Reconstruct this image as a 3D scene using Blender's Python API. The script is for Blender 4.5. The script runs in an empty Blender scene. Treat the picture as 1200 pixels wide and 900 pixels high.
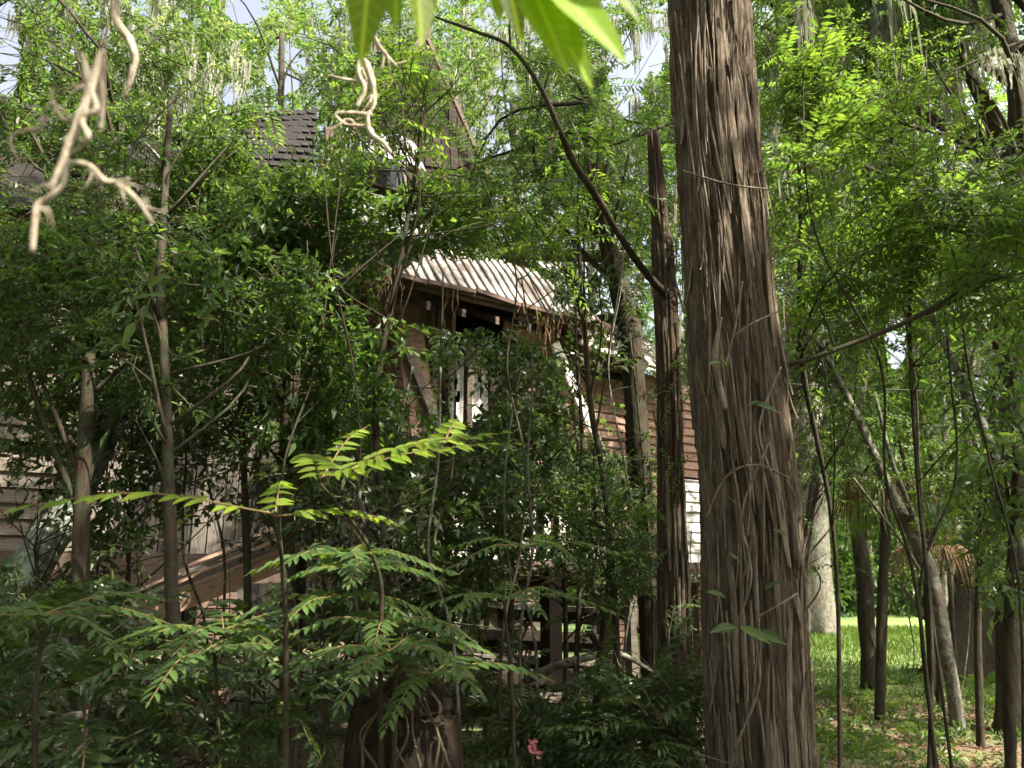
import bpy, math
import numpy as np
from mathutils import Vector, Matrix
R = math.radians
rng = np.random.default_rng(7)
sc = bpy.context.scene
COL = sc.collection

# ------------------------------------------------------------------ camera
F = 942.0; CAMZ = 1.55; PITCH = R(13.7)
cp, sp = math.cos(PITCH), math.sin(PITCH)
cam = bpy.data.cameras.new('camera'); camo = bpy.data.objects.new('camera', cam); COL.objects.link(camo)
camo.location = (0, 0, CAMZ); camo.rotation_euler = (R(90) + PITCH, 0, 0)
cam.sensor_width = 36; cam.lens = 36 * F / 1200; cam.clip_end = 2000; cam.clip_start = 0.05
cam.dof.use_dof = True; cam.dof.focus_distance = 5.5; cam.dof.aperture_fstop = (cam.lens / 1000) / 0.0055
sc.camera = camo
# ------------------------------------------------------------------ light
SUN = np.array((0.52, -0.36, 0.77)); SUN /= np.linalg.norm(SUN)
el = math.asin(SUN[2]); az = math.atan2(SUN[0], SUN[1])
w = bpy.data.worlds.new('World'); sc.world = w; w.use_nodes = True
nt = w.node_tree; sky = nt.nodes.new('ShaderNodeTexSky'); sky.sky_type = 'NISHITA'; sky.sun_disc = False
sky.sun_elevation = el; sky.sun_rotation = az; sky.dust_density = 9.0; sky.air_density = 0.6; sky.ozone_density = 0.6
bg = nt.nodes['Background']; bg.inputs[1].default_value = 0.15; hs_ = nt.nodes.new('ShaderNodeHueSaturation'); hs_.inputs['Saturation'].default_value = 0.5; hs_.inputs['Value'].default_value = 1.3   # thin summer haze: paler than the clear-air sky
nt.links.new(sky.outputs[0], hs_.inputs['Color']); nt.links.new(hs_.outputs[0], bg.inputs[0])
sl = bpy.data.lights.new('sun', 'SUN'); sl.energy = 5.0; sl.angle = R(0.53); sl.color = (1.0, 0.93, 0.78)
so = bpy.data.objects.new('sun', sl); COL.objects.link(so)
so.rotation_euler = Vector(SUN).to_track_quat('Z', 'Y').to_euler()
sc.view_settings.view_transform = 'Standard'; sc.view_settings.look = 'None'
sc.view_settings.exposure = 1.7; sc.view_settings.gamma = 1
cy = sc.cycles
cy.max_bounces = 6; cy.diffuse_bounces = 4; cy.transmission_bounces = 4; cy.glossy_bounces = 2
cy.sample_clamp_indirect = 4.0; cy.use_denoising = True
try: cy.denoiser = 'OPENIMAGEDENOISE'
except Exception: pass

# ------------------------------------------------------------------ projection helpers (layout only)
def at(px, py, Y):
    v = (450 - py) / F; k = Y / (cp - sp * v)
    return np.array(((px - 600) / F * k, Y, CAMZ + (sp + cp * v) * k))
def proj(P):
    P = np.atleast_2d(P); d = P - np.array((0, 0, CAMZ))
    fw = d[:, 1] * cp + d[:, 2] * sp; up = -d[:, 1] * sp + d[:, 2] * cp
    fw = np.where(fw < 0.01, 0.01, fw)
    return 600 + F * d[:, 0] / fw, 450 - F * up / fw, fw

# ------------------------------------------------------------------ noise
def vnoise(p, seed=0):
    p = np.asarray(p, float); i = np.floor(p).astype(np.int64); f = p - i; f = f * f * (3 - 2 * f)
    def h(a):
        n = (a[..., 0] * 374761393 + a[..., 1] * 668265263 + a[..., 2] * 2147483647 + seed * 1274126177) & 0x7fffffff
        n = ((n ^ (n >> 13)) * 1274126177) & 0x7fffffff; n ^= n >> 16
        return (n & 0xffffff) / float(0xffffff)
    out = 0
    for dx in (0, 1):
        for dy in (0, 1):
            for dz in (0, 1):
                wt = (f[..., 0] if dx else 1 - f[..., 0]) * (f[..., 1] if dy else 1 - f[..., 1]) * (f[..., 2] if dz else 1 - f[..., 2])
                out = out + wt * h(i + np.array((dx, dy, dz)))
    return out
def ground_z(x, y):
    x = np.asarray(x, float); y = np.asarray(y, float)
    P = np.stack([x * 0.45, y * 0.45, 0 * x], -1)
    far = np.clip((12 - np.hypot(x, y)) / 6, 0.15, 1)
    return (vnoise(P, 5) - 0.5) * 0.22 * far + (vnoise(P * 3.1, 9) - 0.5) * 0.06 * far
def foot(px, Y):
    k = -CAMZ / Y; v = (cp * k - sp) / (cp + k * sp)
    x = (px - 600) / F * Y / (cp - sp * v)
    return np.array((x, Y, float(ground_z(x, Y)) - 0.04))

# ------------------------------------------------------------------ materials
def mat(name):
    m = bpy.data.materials.new(name); m.use_nodes = True; n = m.node_tree
    b = n.nodes['Principled BSDF']; return m, n, b
def nd(n, t, **k):
    o = n.nodes.new(t)
    for a, v in k.items():
        if a in o.inputs.keys() if isinstance(a, str) else False: o.inputs[a].default_value = v
        else: setattr(o, a, v)
    return o
def ramp(n, stops):
    r = n.nodes.new('ShaderNodeValToRGB'); e = r.color_ramp.elements
    while len(e) > 2: e.remove(e[-1])
    e[0].position, e[0].color = stops[0][0], (*stops[0][1], 1)
    e[1].position, e[1].color = stops[-1][0], (*stops[-1][1], 1)
    for p, c in stops[1:-1]:
        x = e.new(p); x.color = (*c, 1)
    return r
def coords(n, scale=(1, 1, 1), obj_random=False, rot=0):
    tc = n.nodes.new('ShaderNodeTexCoord'); mp = n.nodes.new('ShaderNodeMapping'); mp.inputs['Scale'].default_value = scale
    if rot:
        m0 = n.nodes.new('ShaderNodeMapping'); m0.inputs['Rotation'].default_value = (0, 0, -rot); n.links.new(tc.outputs['Object'], m0.inputs['Vector']); n.links.new(m0.outputs[0], mp.inputs['Vector'])
    else: n.links.new(tc.outputs['Object'], mp.inputs['Vector'])
    if obj_random:
        oi = n.nodes.new('ShaderNodeObjectInfo'); ml = n.nodes.new('ShaderNodeMath'); ml.operation = 'MULTIPLY'; ml.inputs[1].default_value = 37.0
        n.links.new(oi.outputs['Random'], ml.inputs[0]); n.links.new(ml.outputs[0], mp.inputs['Location'])
        return mp, oi
    return mp
def noise(n, vec, scale, detail=4, rough=0.6, dist=0):
    t = n.nodes.new('ShaderNodeTexNoise'); t.inputs['Scale'].default_value = scale; t.inputs['Detail'].default_value = detail
    t.inputs['Roughness'].default_value = rough; t.inputs['Distortion'].default_value = dist
    n.links.new(vec.outputs[0], t.inputs['Vector']); return t
def bump(n, b, src, s, d=0.01):
    u = n.nodes.new('ShaderNodeBump'); u.inputs['Strength'].default_value = s; u.inputs['Distance'].default_value = d
    n.links.new(src, u.inputs['Height']); n.links.new(u.outputs[0], b.inputs['Normal'])

def leaf_mat(name, dark, mid, light, trans=0.45, tcol=None, rough=0.42, vein=False):
    m, n, b = mat(name)
    a = n.nodes.new('ShaderNodeAttribute'); a.attribute_name = 'tint'
    r = ramp(n, [(0, dark), (0.55, mid), (1, light)]); n.links.new(a.outputs['Fac'], r.inputs[0])
    mp = coords(n); t = noise(n, mp, 60, 3); mx = n.nodes.new('ShaderNodeMix'); mx.data_type = 'RGBA'; mx.blend_type = 'MULTIPLY'
    mx.inputs[0].default_value = 0.35
    r2 = ramp(n, [(0.3, (0.55, 0.6, 0.5)), (0.7, (1.2, 1.15, 1.1))]); n.links.new(t.outputs[0], r2.inputs[0])
    n.links.new(r.outputs[0], mx.inputs[6]); n.links.new(r2.outputs[0], mx.inputs[7])
    if vein:
        def mth(op, a_, b_=None):
            q = n.nodes.new('ShaderNodeMath'); q.operation = op
            for i_, v_ in enumerate((a_, b_)):
                if v_ is None: continue
                if isinstance(v_, (int, float)): q.inputs[i_].default_value = v_
                else: n.links.new(v_, q.inputs[i_])
            return q.outputs[0]
        tc = n.nodes.new('ShaderNodeTexCoord'); sx = n.nodes.new('ShaderNodeSeparateXYZ'); n.links.new(tc.outputs['Object'], sx.inputs[0])
        ay = mth('ABSOLUTE', sx.outputs[1]); rib = mth('LESS_THAN', ay, .012)
        sv = mth('GREATER_THAN', mth('SINE', mth('MULTIPLY', mth('SUBTRACT', sx.outputs[0], mth('MULTIPLY', ay, .9)), 75)), .88)
        vn = mth('MAXIMUM', rib, mth('MULTIPLY', sv, .35))
        oi = n.nodes.new('ShaderNodeObjectInfo'); hv = n.nodes.new('ShaderNodeHueSaturation'); mr = n.nodes.new('ShaderNodeMapRange'); mr.inputs[3].default_value = 0.6; mr.inputs[4].default_value = 1.2
        mh = n.nodes.new('ShaderNodeMapRange'); mh.inputs[3].default_value = 0.475; mh.inputs[4].default_value = 0.51
        n.links.new(oi.outputs['Random'], mr.inputs[0]); n.links.new(mr.outputs[0], hv.inputs['Value']); n.links.new(mth('FRACT', mth('MULTIPLY', oi.outputs['Random'], 7.3)), mh.inputs[0]); n.links.new(mh.outputs[0], hv.inputs['Hue'])
        n.links.new(mx.outputs[2], hv.inputs['Color'])
        m3 = n.nodes.new('ShaderNodeMix'); m3.data_type = 'RGBA'; n.links.new(vn, m3.inputs[0]); n.links.new(hv.outputs[0], m3.inputs[6]); m3.inputs[7].default_value = (light[0] * 1.5, light[1] * 1.3, light[2] * 2, 1)
        mx = m3
    n.links.new(mx.outputs[2], b.inputs['Base Color']); b.inputs['Roughness'].default_value = rough
    b.inputs['Specular IOR Level'].default_value = 0.32
    tr = n.nodes.new('ShaderNodeBsdfTranslucent')
    m2 = n.nodes.new('ShaderNodeMix'); m2.data_type = 'RGBA'; m2.blend_type = 'MULTIPLY'; m2.inputs[0].default_value = 1
    n.links.new(mx.outputs[2], m2.inputs[6]); m2.inputs[7].default_value = (*(tcol or (3.1, 3.0, 1.0)), 1)
    n.links.new(m2.outputs[2], tr.inputs[0])
    ms = n.nodes.new('ShaderNodeMixShader'); ms.inputs[0].default_value = trans
    out = n.nodes['Material Output']
    n.links.new(b.outputs[0], ms.inputs[1]); n.links.new(tr.outputs[0], ms.inputs[2]); n.links.new(ms.outputs[0], out.inputs[0])
    return m
M = {}
M['leaf_mid'] = leaf_mat('leaf_mid', (0.036, 0.068, 0.027), (0.062, 0.110, 0.036), (0.105, 0.160, 0.045), tcol=(2.5, 2.6, 1.0))  # leaf greens greyed in the base colour to stand in for haze
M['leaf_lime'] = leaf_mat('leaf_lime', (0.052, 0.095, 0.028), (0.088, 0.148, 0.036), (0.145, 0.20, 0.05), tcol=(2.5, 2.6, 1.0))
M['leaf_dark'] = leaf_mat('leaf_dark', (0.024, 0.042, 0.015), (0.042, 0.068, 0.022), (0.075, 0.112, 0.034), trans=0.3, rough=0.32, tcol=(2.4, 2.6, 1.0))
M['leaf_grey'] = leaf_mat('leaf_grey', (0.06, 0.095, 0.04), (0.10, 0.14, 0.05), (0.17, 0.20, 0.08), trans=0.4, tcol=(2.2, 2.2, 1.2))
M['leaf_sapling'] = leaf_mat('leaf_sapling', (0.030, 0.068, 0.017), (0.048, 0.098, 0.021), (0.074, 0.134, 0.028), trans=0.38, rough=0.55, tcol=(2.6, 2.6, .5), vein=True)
M['leaf_backlit'] = leaf_mat('leaf_backlit', (0.13, 0.23, 0.015), (0.18, 0.30, 0.018), (0.23, 0.36, 0.02), trans=0.5, rough=0.5, tcol=(2, 2, .6), vein=True)  # bright lime base: backlight put into the leaf colour
M['leaf_sunlit'] = leaf_mat('leaf_sunlit', (0.085, 0.16, 0.010), (0.125, 0.21, 0.012), (0.17, 0.26, 0.014), trans=0.5, rough=0.6, tcol=(2.2, 2.2, .4), vein=True)  # lit copy of the sapling leaf, sunshine put into its base colour
M['leaf_dry'] = leaf_mat('leaf_dry', (0.09, 0.05, 0.025), (0.2, 0.12, 0.06), (0.34, 0.24, 0.14), trans=0.2, tcol=(1.4, 1.2, 1), rough=0.8)
M['grass'] = leaf_mat('grass', (0.06, 0.10, 0.02), (0.11, 0.17, 0.035), (0.2, 0.26, 0.07), trans=0.35, tcol=(2, 2, 1))
M['moss'] = leaf_mat('moss', (0.13, 0.14, 0.10), (0.22, 0.23, 0.17), (0.33, 0.33, 0.26), trans=0.35, tcol=(1.3, 1.3, 1.1), rough=0.9)

def bark_mat(name, c0, c1, c2, sx=14, sz=1.2, bs=0.8, lichen=None):
    m, n, b = mat(name); mp = coords(n, (sx, sx, sz)); t = noise(n, mp, 1.6, 8, 0.65, 0.4)
    r = ramp(n, [(0.28, c0), (0.5, c1), (0.72, c2)]); n.links.new(t.outputs[0], r.inputs[0]); last = r.outputs[0]
    if lichen:
        mp2 = coords(n, (1, 1, 1)); t2 = noise(n, mp2, 9, 6, 0.7, 0.8); r2 = ramp(n, [(0.5, (0, 0, 0)), (0.56, (1, 1, 1))])
        n.links.new(t2.outputs[0], r2.inputs[0]); mx = n.nodes.new('ShaderNodeMix'); mx.data_type = 'RGBA'
        n.links.new(r2.outputs[0], mx.inputs[0]); n.links.new(last, mx.inputs[6]); mx.inputs[7].default_value = (*lichen, 1); last = mx.outputs[2]
    n.links.new(last, b.inputs['Base Color']); b.inputs['Roughness'].default_value = 0.92; b.inputs['Specular IOR Level'].default_value = 0.15
    bump(n, b, t.outputs[0], bs, 0.02); return m
M['cedar'] = bark_mat('cedar_bark', (0.024, 0.017, 0.013), (0.098, 0.073, 0.054), (0.215, 0.172, 0.134), 26, 3.5, 1.0)
M['cedar_strip'] = bark_mat('cedar_strip', (0.08, 0.06, 0.045), (0.16, 0.125, 0.095), (0.28, 0.23, 0.18), 20, 6, 0.7)
M['bark_dark'] = bark_mat('bark_dark', (0.02, 0.015, 0.01), (0.045, 0.033, 0.023), (0.085, 0.064, 0.047), 18, 4, 0.8, (0.045, 0.052, 0.03))
M['bark_rough'] = bark_mat('bark_rough', (0.018, 0.012, 0.008), (0.055, 0.038, 0.028), (0.14, 0.10, 0.07), 30, 3.5, 1.0)
M['bark_grey'] = bark_mat('bark_grey', (0.04, 0.034, 0.025), (0.09, 0.076, 0.06), (0.17, 0.15, 0.12), 14, 4, 0.8, (0.16, 0.17, 0.13))
M['bark_pale'] = bark_mat('bark_pale', (0.05, 0.042, 0.03), (0.11, 0.095, 0.072), (0.2, 0.175, 0.14), 9, 2.5, 0.8, (0.15, 0.16, 0.125))
M['bark_lichen'] = bark_mat('bark_lichen', (0.07, 0.07, 0.055), (0.14, 0.15, 0.12), (0.24, 0.25, 0.21), 9, 5, 0.6, (0.30, 0.34, 0.29))
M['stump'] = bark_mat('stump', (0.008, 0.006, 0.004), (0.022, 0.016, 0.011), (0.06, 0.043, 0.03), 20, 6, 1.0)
M['twig'] = bark_mat('twig', (0.05, 0.04, 0.025), (0.08, 0.065, 0.04), (0.13, 0.11, 0.07), 20, 20, 0.2)
M['twig_pale'] = bark_mat('twig_pale', (0.26, 0.20, 0.14), (0.48, 0.41, 0.32), (0.62, 0.56, 0.47), 60, 30, 0.6)
M['stalk'] = bark_mat('stalk', (0.11, 0.065, 0.03), (0.16, 0.11, 0.05), (0.17, 0.15, 0.06), 20, 20, 0.1)

def wood_mat(name, c0, c1, c2, sc_=(2, 30, 30), paint=None, amt=0.5, bs=0.22):
    m, n, b = mat(name); mp, oi = coords(n, tuple(q * (1.8 if q > 10 else 1) for q in sc_), True, .6184); t = noise(n, mp, 1.3, 6, 0.7, 0.3)
    r = ramp(n, [(0.3, c0), (0.52, c1), (0.72, c2)]); n.links.new(t.outputs[0], r.inputs[0]); last = r.outputs[0]
    if paint:
        mp2, _ = coords(n, (3, 9, 9), True); t2 = noise(n, mp2, 2.0, 8, 0.75, 0.5)
        r2 = ramp(n, [(amt - 0.05, (0, 0, 0)), (amt + 0.03, (1, 1, 1))]); n.links.new(t2.outputs[0], r2.inputs[0])
        mx = n.nodes.new('ShaderNodeMix'); mx.data_type = 'RGBA'; n.links.new(r2.outputs[0], mx.inputs[0])
        n.links.new(last, mx.inputs[7]); mx.inputs[6].default_value = (*paint, 1); last = mx.outputs[2]
    hv = n.nodes.new('ShaderNodeHueSaturation'); mr = n.nodes.new('ShaderNodeMapRange'); mr.inputs[3].default_value = 0.72; mr.inputs[4].default_value = 1.15
    n.links.new(oi.outputs['Random'], mr.inputs[0]); n.links.new(mr.outputs[0], hv.inputs['Value']); n.links.new(last, hv.inputs['Color'])
    n.links.new(hv.outputs[0], b.inputs['Base Color']); b.inputs['Roughness'].default_value = 0.85; b.inputs['Specular IOR Level'].default_value = 0.2
    bump(n, b, t.outputs[0], bs, 0.01); return m
M['wood_grey'] = wood_mat('wood_grey', (0.06, 0.05, 0.04), (0.13, 0.108, 0.088), (0.22, 0.185, 0.155))
M['wood_grey_v'] = wood_mat('wood_grey_v', (0.05, 0.045, 0.037), (0.115, 0.10, 0.085), (0.19, 0.168, 0.145), (30, 30, 2))
M['wood_red'] = wood_mat('wood_red', (0.10, 0.066, 0.05), (0.19, 0.125, 0.095), (0.28, 0.20, 0.155), (2, 30, 30), (0.27, 0.17, 0.125), 0.55)
M['wood_pink'] = wood_mat('wood_pink', (0.22, 0.14, 0.10), (0.36, 0.23, 0.16), (0.46, 0.32, 0.24), (2, 30, 30), (0.42, 0.27, 0.19), 0.5)
M['wood_brown'] = wood_mat('wood_brown', (0.05, 0.035, 0.028), (0.10, 0.07, 0.055), (0.16, 0.12, 0.095))
M['wood_white'] = wood_mat('wood_white', (0.3, 0.27, 0.24), (0.45, 0.42, 0.38), (0.55, 0.52, 0.48), (4, 14, 14), (0.78, 0.76, 0.72), 0.56)
M['wood_white_v'] = wood_mat('wood_white_v', (0.25, 0.22, 0.19), (0.42, 0.38, 0.33), (0.55, 0.5, 0.45), (20, 20, 3), (0.72, 0.68, 0.6), 0.5)
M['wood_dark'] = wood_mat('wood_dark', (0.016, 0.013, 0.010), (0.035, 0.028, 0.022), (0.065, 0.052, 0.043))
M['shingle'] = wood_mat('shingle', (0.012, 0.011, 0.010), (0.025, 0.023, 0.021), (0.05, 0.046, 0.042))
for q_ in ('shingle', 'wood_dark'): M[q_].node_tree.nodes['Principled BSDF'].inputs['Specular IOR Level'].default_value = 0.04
def metal_mat(name, c, rust, amt, rough=0.45, met=0.35):
    m, n, b = mat(name); mp, oi = coords(n, (1, 1, 1), True); t = noise(n, mp, 2.6, 8, 0.7, 0.6)
    r = ramp(n, [(0.3, c), (amt, tuple(x * 0.8 for x in c)), (amt + 0.08, rust)]); n.links.new(t.outputs[0], r.inputs[0])
    n.links.new(r.outputs[0], b.inputs['Base Color']); b.inputs['Roughness'].default_value = rough; b.inputs['Metallic'].default_value = met
    bump(n, b, t.outputs[0], 0.15, 0.02); return m
M['roof_metal'] = metal_mat('roof_metal', (0.44, 0.41, 0.355), (0.17, 0.12, 0.085), 0.50, 0.6, 0.15)
M['roof_rib'] = metal_mat('roof_rib', (0.13, 0.12, 0.10), (0.10, 0.06, 0.04), 0.5, 0.7, 0.1)
M['bright_metal'] = metal_mat('bright_metal', (0.24, 0.24, 0.25), (0.09, 0.075, 0.06), 0.48, 0.45, 0.6)
M['rust_metal'] = metal_mat('rust_metal', (0.22, 0.11, 0.06), (0.10, 0.05, 0.03), 0.5, 0.8, 0.1)
m, n, b = mat('cloth'); mp = coords(n, (8, 8, 2)); t = noise(n, mp, 3, 5); r = ramp(n, [(0.35, (0.35, 0.33, 0.3)), (0.65, (0.74, 0.72, 0.69))])
n.links.new(t.outputs[0], r.inputs[0]); n.links.new(r.outputs[0], b.inputs['Base Color']); b.inputs['Roughness'].default_value = 0.9; M['cloth'] = m
m, n, b = mat('brick'); mp = coords(n, (6, 6, 6)); t = noise(n, mp, 3, 5); r = ramp(n, [(0.35, (0.07, 0.04, 0.03)), (0.65, (0.17, 0.105, 0.08))])
n.links.new(t.outputs[0], r.inputs[0]); n.links.new(r.outputs[0], b.inputs['Base Color']); b.inputs['Roughness'].default_value = 0.9; M['brick'] = m
m, n, b = mat('glass_dark'); b.inputs['Base Color'].default_value = (0.03, 0.035, 0.035, 1); b.inputs['Roughness'].default_value = 0.12; M['glass'] = m
m, n, b = mat('cable'); b.inputs['Base Color'].default_value = (0.02, 0.02, 0.02, 1); b.inputs['Roughness'].default_value = 0.7; M['cable'] = m
m, n, b = mat('flower'); b.inputs['Base Color'].default_value = (0.6, 0.2, 0.22, 1); b.inputs['Roughness'].default_value = 0.6; M['flower'] = m
# ground: leaf litter near, grass on the lawn further off
m, n, b = mat('forest_floor'); mp = coords(n); t1 = noise(n, mp, 14, 8, 0.75); t2 = noise(n, mp, 0.8, 4, 0.6); t3 = noise(n, mp, 55, 4, 0.8)
r1 = ramp(n, [(0.3, (0.045, 0.028, 0.018)), (0.5, (0.13, 0.085, 0.055)), (0.68, (0.28, 0.20, 0.14))]); n.links.new(t1.outputs[0], r1.inputs[0])
r3 = ramp(n, [(0.35, (0.05, 0.085, 0.02)), (0.6, (0.12, 0.16, 0.04))]); n.links.new(t3.outputs[0], r3.inputs[0])
r2 = ramp(n, [(0.45, (0, 0, 0)), (0.6, (1, 1, 1))]); n.links.new(t2.outputs[0], r2.inputs[0])
mx = n.nodes.new('ShaderNodeMix'); mx.data_type = 'RGBA'; n.links.new(r2.outputs[0], mx.inputs[0]); n.links.new(r1.outputs[0], mx.inputs[6]); n.links.new(r3.outputs[0], mx.inputs[7])
n.links.new(mx.outputs[2], b.inputs['Base Color']); b.inputs['Roughness'].default_value = 0.95; bump(n, b, t1.outputs[0], 0.8, 0.03); M['floor'] = m
m, n, b = mat('lawn'); mp = coords(n); t1 = noise(n, mp, 3, 8, 0.75); r1 = ramp(n, [(0.3, (0.07, 0.11, 0.025)), (0.6, (0.13, 0.18, 0.04)), (0.75, (0.19, 0.2, 0.07))])
n.links.new(t1.outputs[0], r1.inputs[0]); n.links.new(r1.outputs[0], b.inputs['Base Color']); b.inputs['Roughness'].default_value = 0.95; bump(n, b, t1.outputs[0], 0.6, 0.05); M['lawn'] = m

# ------------------------------------------------------------------ mesh building
class MB:
    def __init__(s): s.v = []; s.f = []; s.mi = []; s.t = []; s.n = 0
    def add(s, v, faces, mi=0, tint=0.5):
        v = np.asarray(v, float).reshape(-1, 3)
        for f in (faces if isinstance(faces, list) else [faces]):
            f = np.asarray(f, np.int64)
            if len(f): s.f.append(f + s.n); s.mi.append(np.full(len(f), mi, np.int32))
        s.v.append(v); s.t.append(np.broadcast_to(np.asarray(tint, float), (len(v),)).copy()); s.n += len(v)
        return s
    def build(s, name, mats, parent=None, smooth=False, kind=None, loc=None, centre=False):
        V = np.concatenate(s.v); 
        org = np.zeros(3)
        if parent is not None: org = np.array(parent['_org']) if '_org' in parent.keys() else np.zeros(3)
        if loc is not None: own = np.array(loc, float)
        elif parent is None or centre: own = np.array((V[:, 0].mean(), V[:, 1].mean(), V[:, 2].min() if parent is None else V[:, 2].mean()))
        else: own = org.copy()
        me = bpy.data.meshes.new(name)
        me.vertices.add(len(V)); me.vertices.foreach_set('co', (V - own).astype(np.float32).ravel())
        me.loops.add(sum(f.size for f in s.f)); me.loops.foreach_set('vertex_index', np.concatenate([f.ravel() for f in s.f]).astype(np.int32))
        tot = np.concatenate([np.full(len(f), f.shape[1], np.int32) for f in s.f]); st = np.zeros(len(tot), np.int32); st[1:] = np.cumsum(tot)[:-1]
        me.polygons.add(len(tot)); me.polygons.foreach_set('loop_start', st)
        for m_ in (mats if isinstance(mats, (list, tuple)) else [mats]): me.materials.append(M[m_])
        me.polygons.foreach_set('material_index', np.concatenate(s.mi))
        me.polygons.foreach_set('use_smooth', np.full(len(tot), bool(smooth)))
        a = me.attributes.new('tint', 'FLOAT', 'POINT'); a.data.foreach_set('value', np.concatenate(s.t).astype(np.float32))
        me.update(calc_edges=True)
        o = bpy.data.objects.new(name, me); COL.objects.link(o)
        o['_org'] = [float(x) for x in own]
        if parent is not None: o.parent = parent
        o.location = own - org
        if kind: o['kind'] = kind
        return o
def thing(name, label, cat, loc, group=None):
    o = bpy.data.objects.new(name, None); COL.objects.link(o); o.location = loc; o['_org'] = [float(x) for x in loc]; o.empty_display_size = 0.2
    return tag(o, label, cat, group)
def tag(o, label=None, cat=None, group=None, kind=None):
    if label: o['label'] = label
    if cat: o['category'] = cat
    if group: o['group'] = group
    if kind: o['kind'] = kind
    return o
def nrm(a): return a / np.maximum(np.linalg.norm(a, axis=-1, keepdims=True), 1e-9)
def spline(pts, n):
    P = np.asarray(pts, float); k = len(P)
    if k < 3:
        t = np.linspace(0, 1, n)[:, None]; return P[0] * (1 - t) + P[-1] * t
    Q = np.vstack([2 * P[0] - P[1], P, 2 * P[-1] - P[-2]]); s = np.linspace(0, k - 1 - 1e-6, n); i = s.astype(int); t = (s - i)[:, None]
    a, b_, c, d = Q[i], Q[i + 1], Q[i + 2], Q[i + 3]
    return 0.5 * ((2 * b_) + (-a + c) * t + (2 * a - 5 * b_ + 4 * c - d) * t ** 2 + (-a + 3 * b_ - 3 * c + d) * t ** 3)
def tube(mb, path, rad, sides=8, mi=0, wob=0.0, seed=0, disp=None, tint=0.5, caps=True, flare=0):
    P = np.asarray(path, float); n = len(P); rad = np.broadcast_to(np.asarray(rad, float), (n,))
    T = nrm(np.gradient(P, axis=0)); ref = np.array((0.0, 1.0, 0.0)) if abs(T[0][2]) > 0.7 else np.array((0, 0, 1.0))
    U = nrm(np.cross(T, ref)); U0 = U.copy()
    for i in range(1, n):
        u = U[i - 1] - T[i] * np.dot(U[i - 1], T[i]); U[i] = u / max(np.linalg.norm(u), 1e-9)
    W = np.cross(T, U); th = np.linspace(0, 2 * np.pi, sides, endpoint=False)
    ring = np.cos(th)[None, :, None] * U[:, None, :] + np.sin(th)[None, :, None] * W[:, None, :]
    rr = rad[:, None] * np.ones((1, sides))
    L = np.concatenate([[0], np.cumsum(np.linalg.norm(np.diff(P, axis=0), axis=1))])
    if wob:
        q = np.stack([np.cos(th)[None, :] * 1.5 + 0 * rr, np.sin(th)[None, :] * 1.5 + 0 * rr, (L[:, None] / np.maximum(rad.mean() * 3, .01)) + 0 * rr], -1)
        rr = rr * (1 + wob * (vnoise(q, seed) - 0.5) * 2)
    if disp is not None: rr = disp(rr, th, L, rad)
    V = P[:, None, :] + ring * rr[..., None]
    i = np.arange(n - 1)[:, None] * sides; j = np.arange(sides)[None, :]; j2 = (j + 1) % sides
    Fc = np.stack([i + j, i + j2, i + sides + j2, i + sides + j], -1).reshape(-1, 4)
    V = V.reshape(-1, 3); fs = [Fc]
    if caps:
        V = np.vstack([V, P[0], P[-1]]); k = n * sides; j = np.arange(sides); j2 = (j + 1) % sides
        fs += [np.stack([np.full(sides, k), j2, j], -1), np.stack([np.full(sides, k + 1), (n - 1) * sides + j, (n - 1) * sides + j2], -1)]
    mb.add(V, fs, mi, tint); return mb
def box(mb, c, ax, ay, az, mi=0, tint=0.5):
    """box centred at c with half-axis vectors"""
    c, ax, ay, az = map(lambda q: np.asarray(q, float), (c, ax, ay, az))
    V = np.array([c + i * ax + j * ay + k * az for k in (-1, 1) for j in (-1, 1) for i in (-1, 1)])
    mb.add(V, np.array([(0, 2, 3, 1), (4, 5, 7, 6), (0, 1, 5, 4), (2, 6, 7, 3), (0, 4, 6, 2), (1, 3, 7, 5)]), mi, tint); return mb

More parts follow.
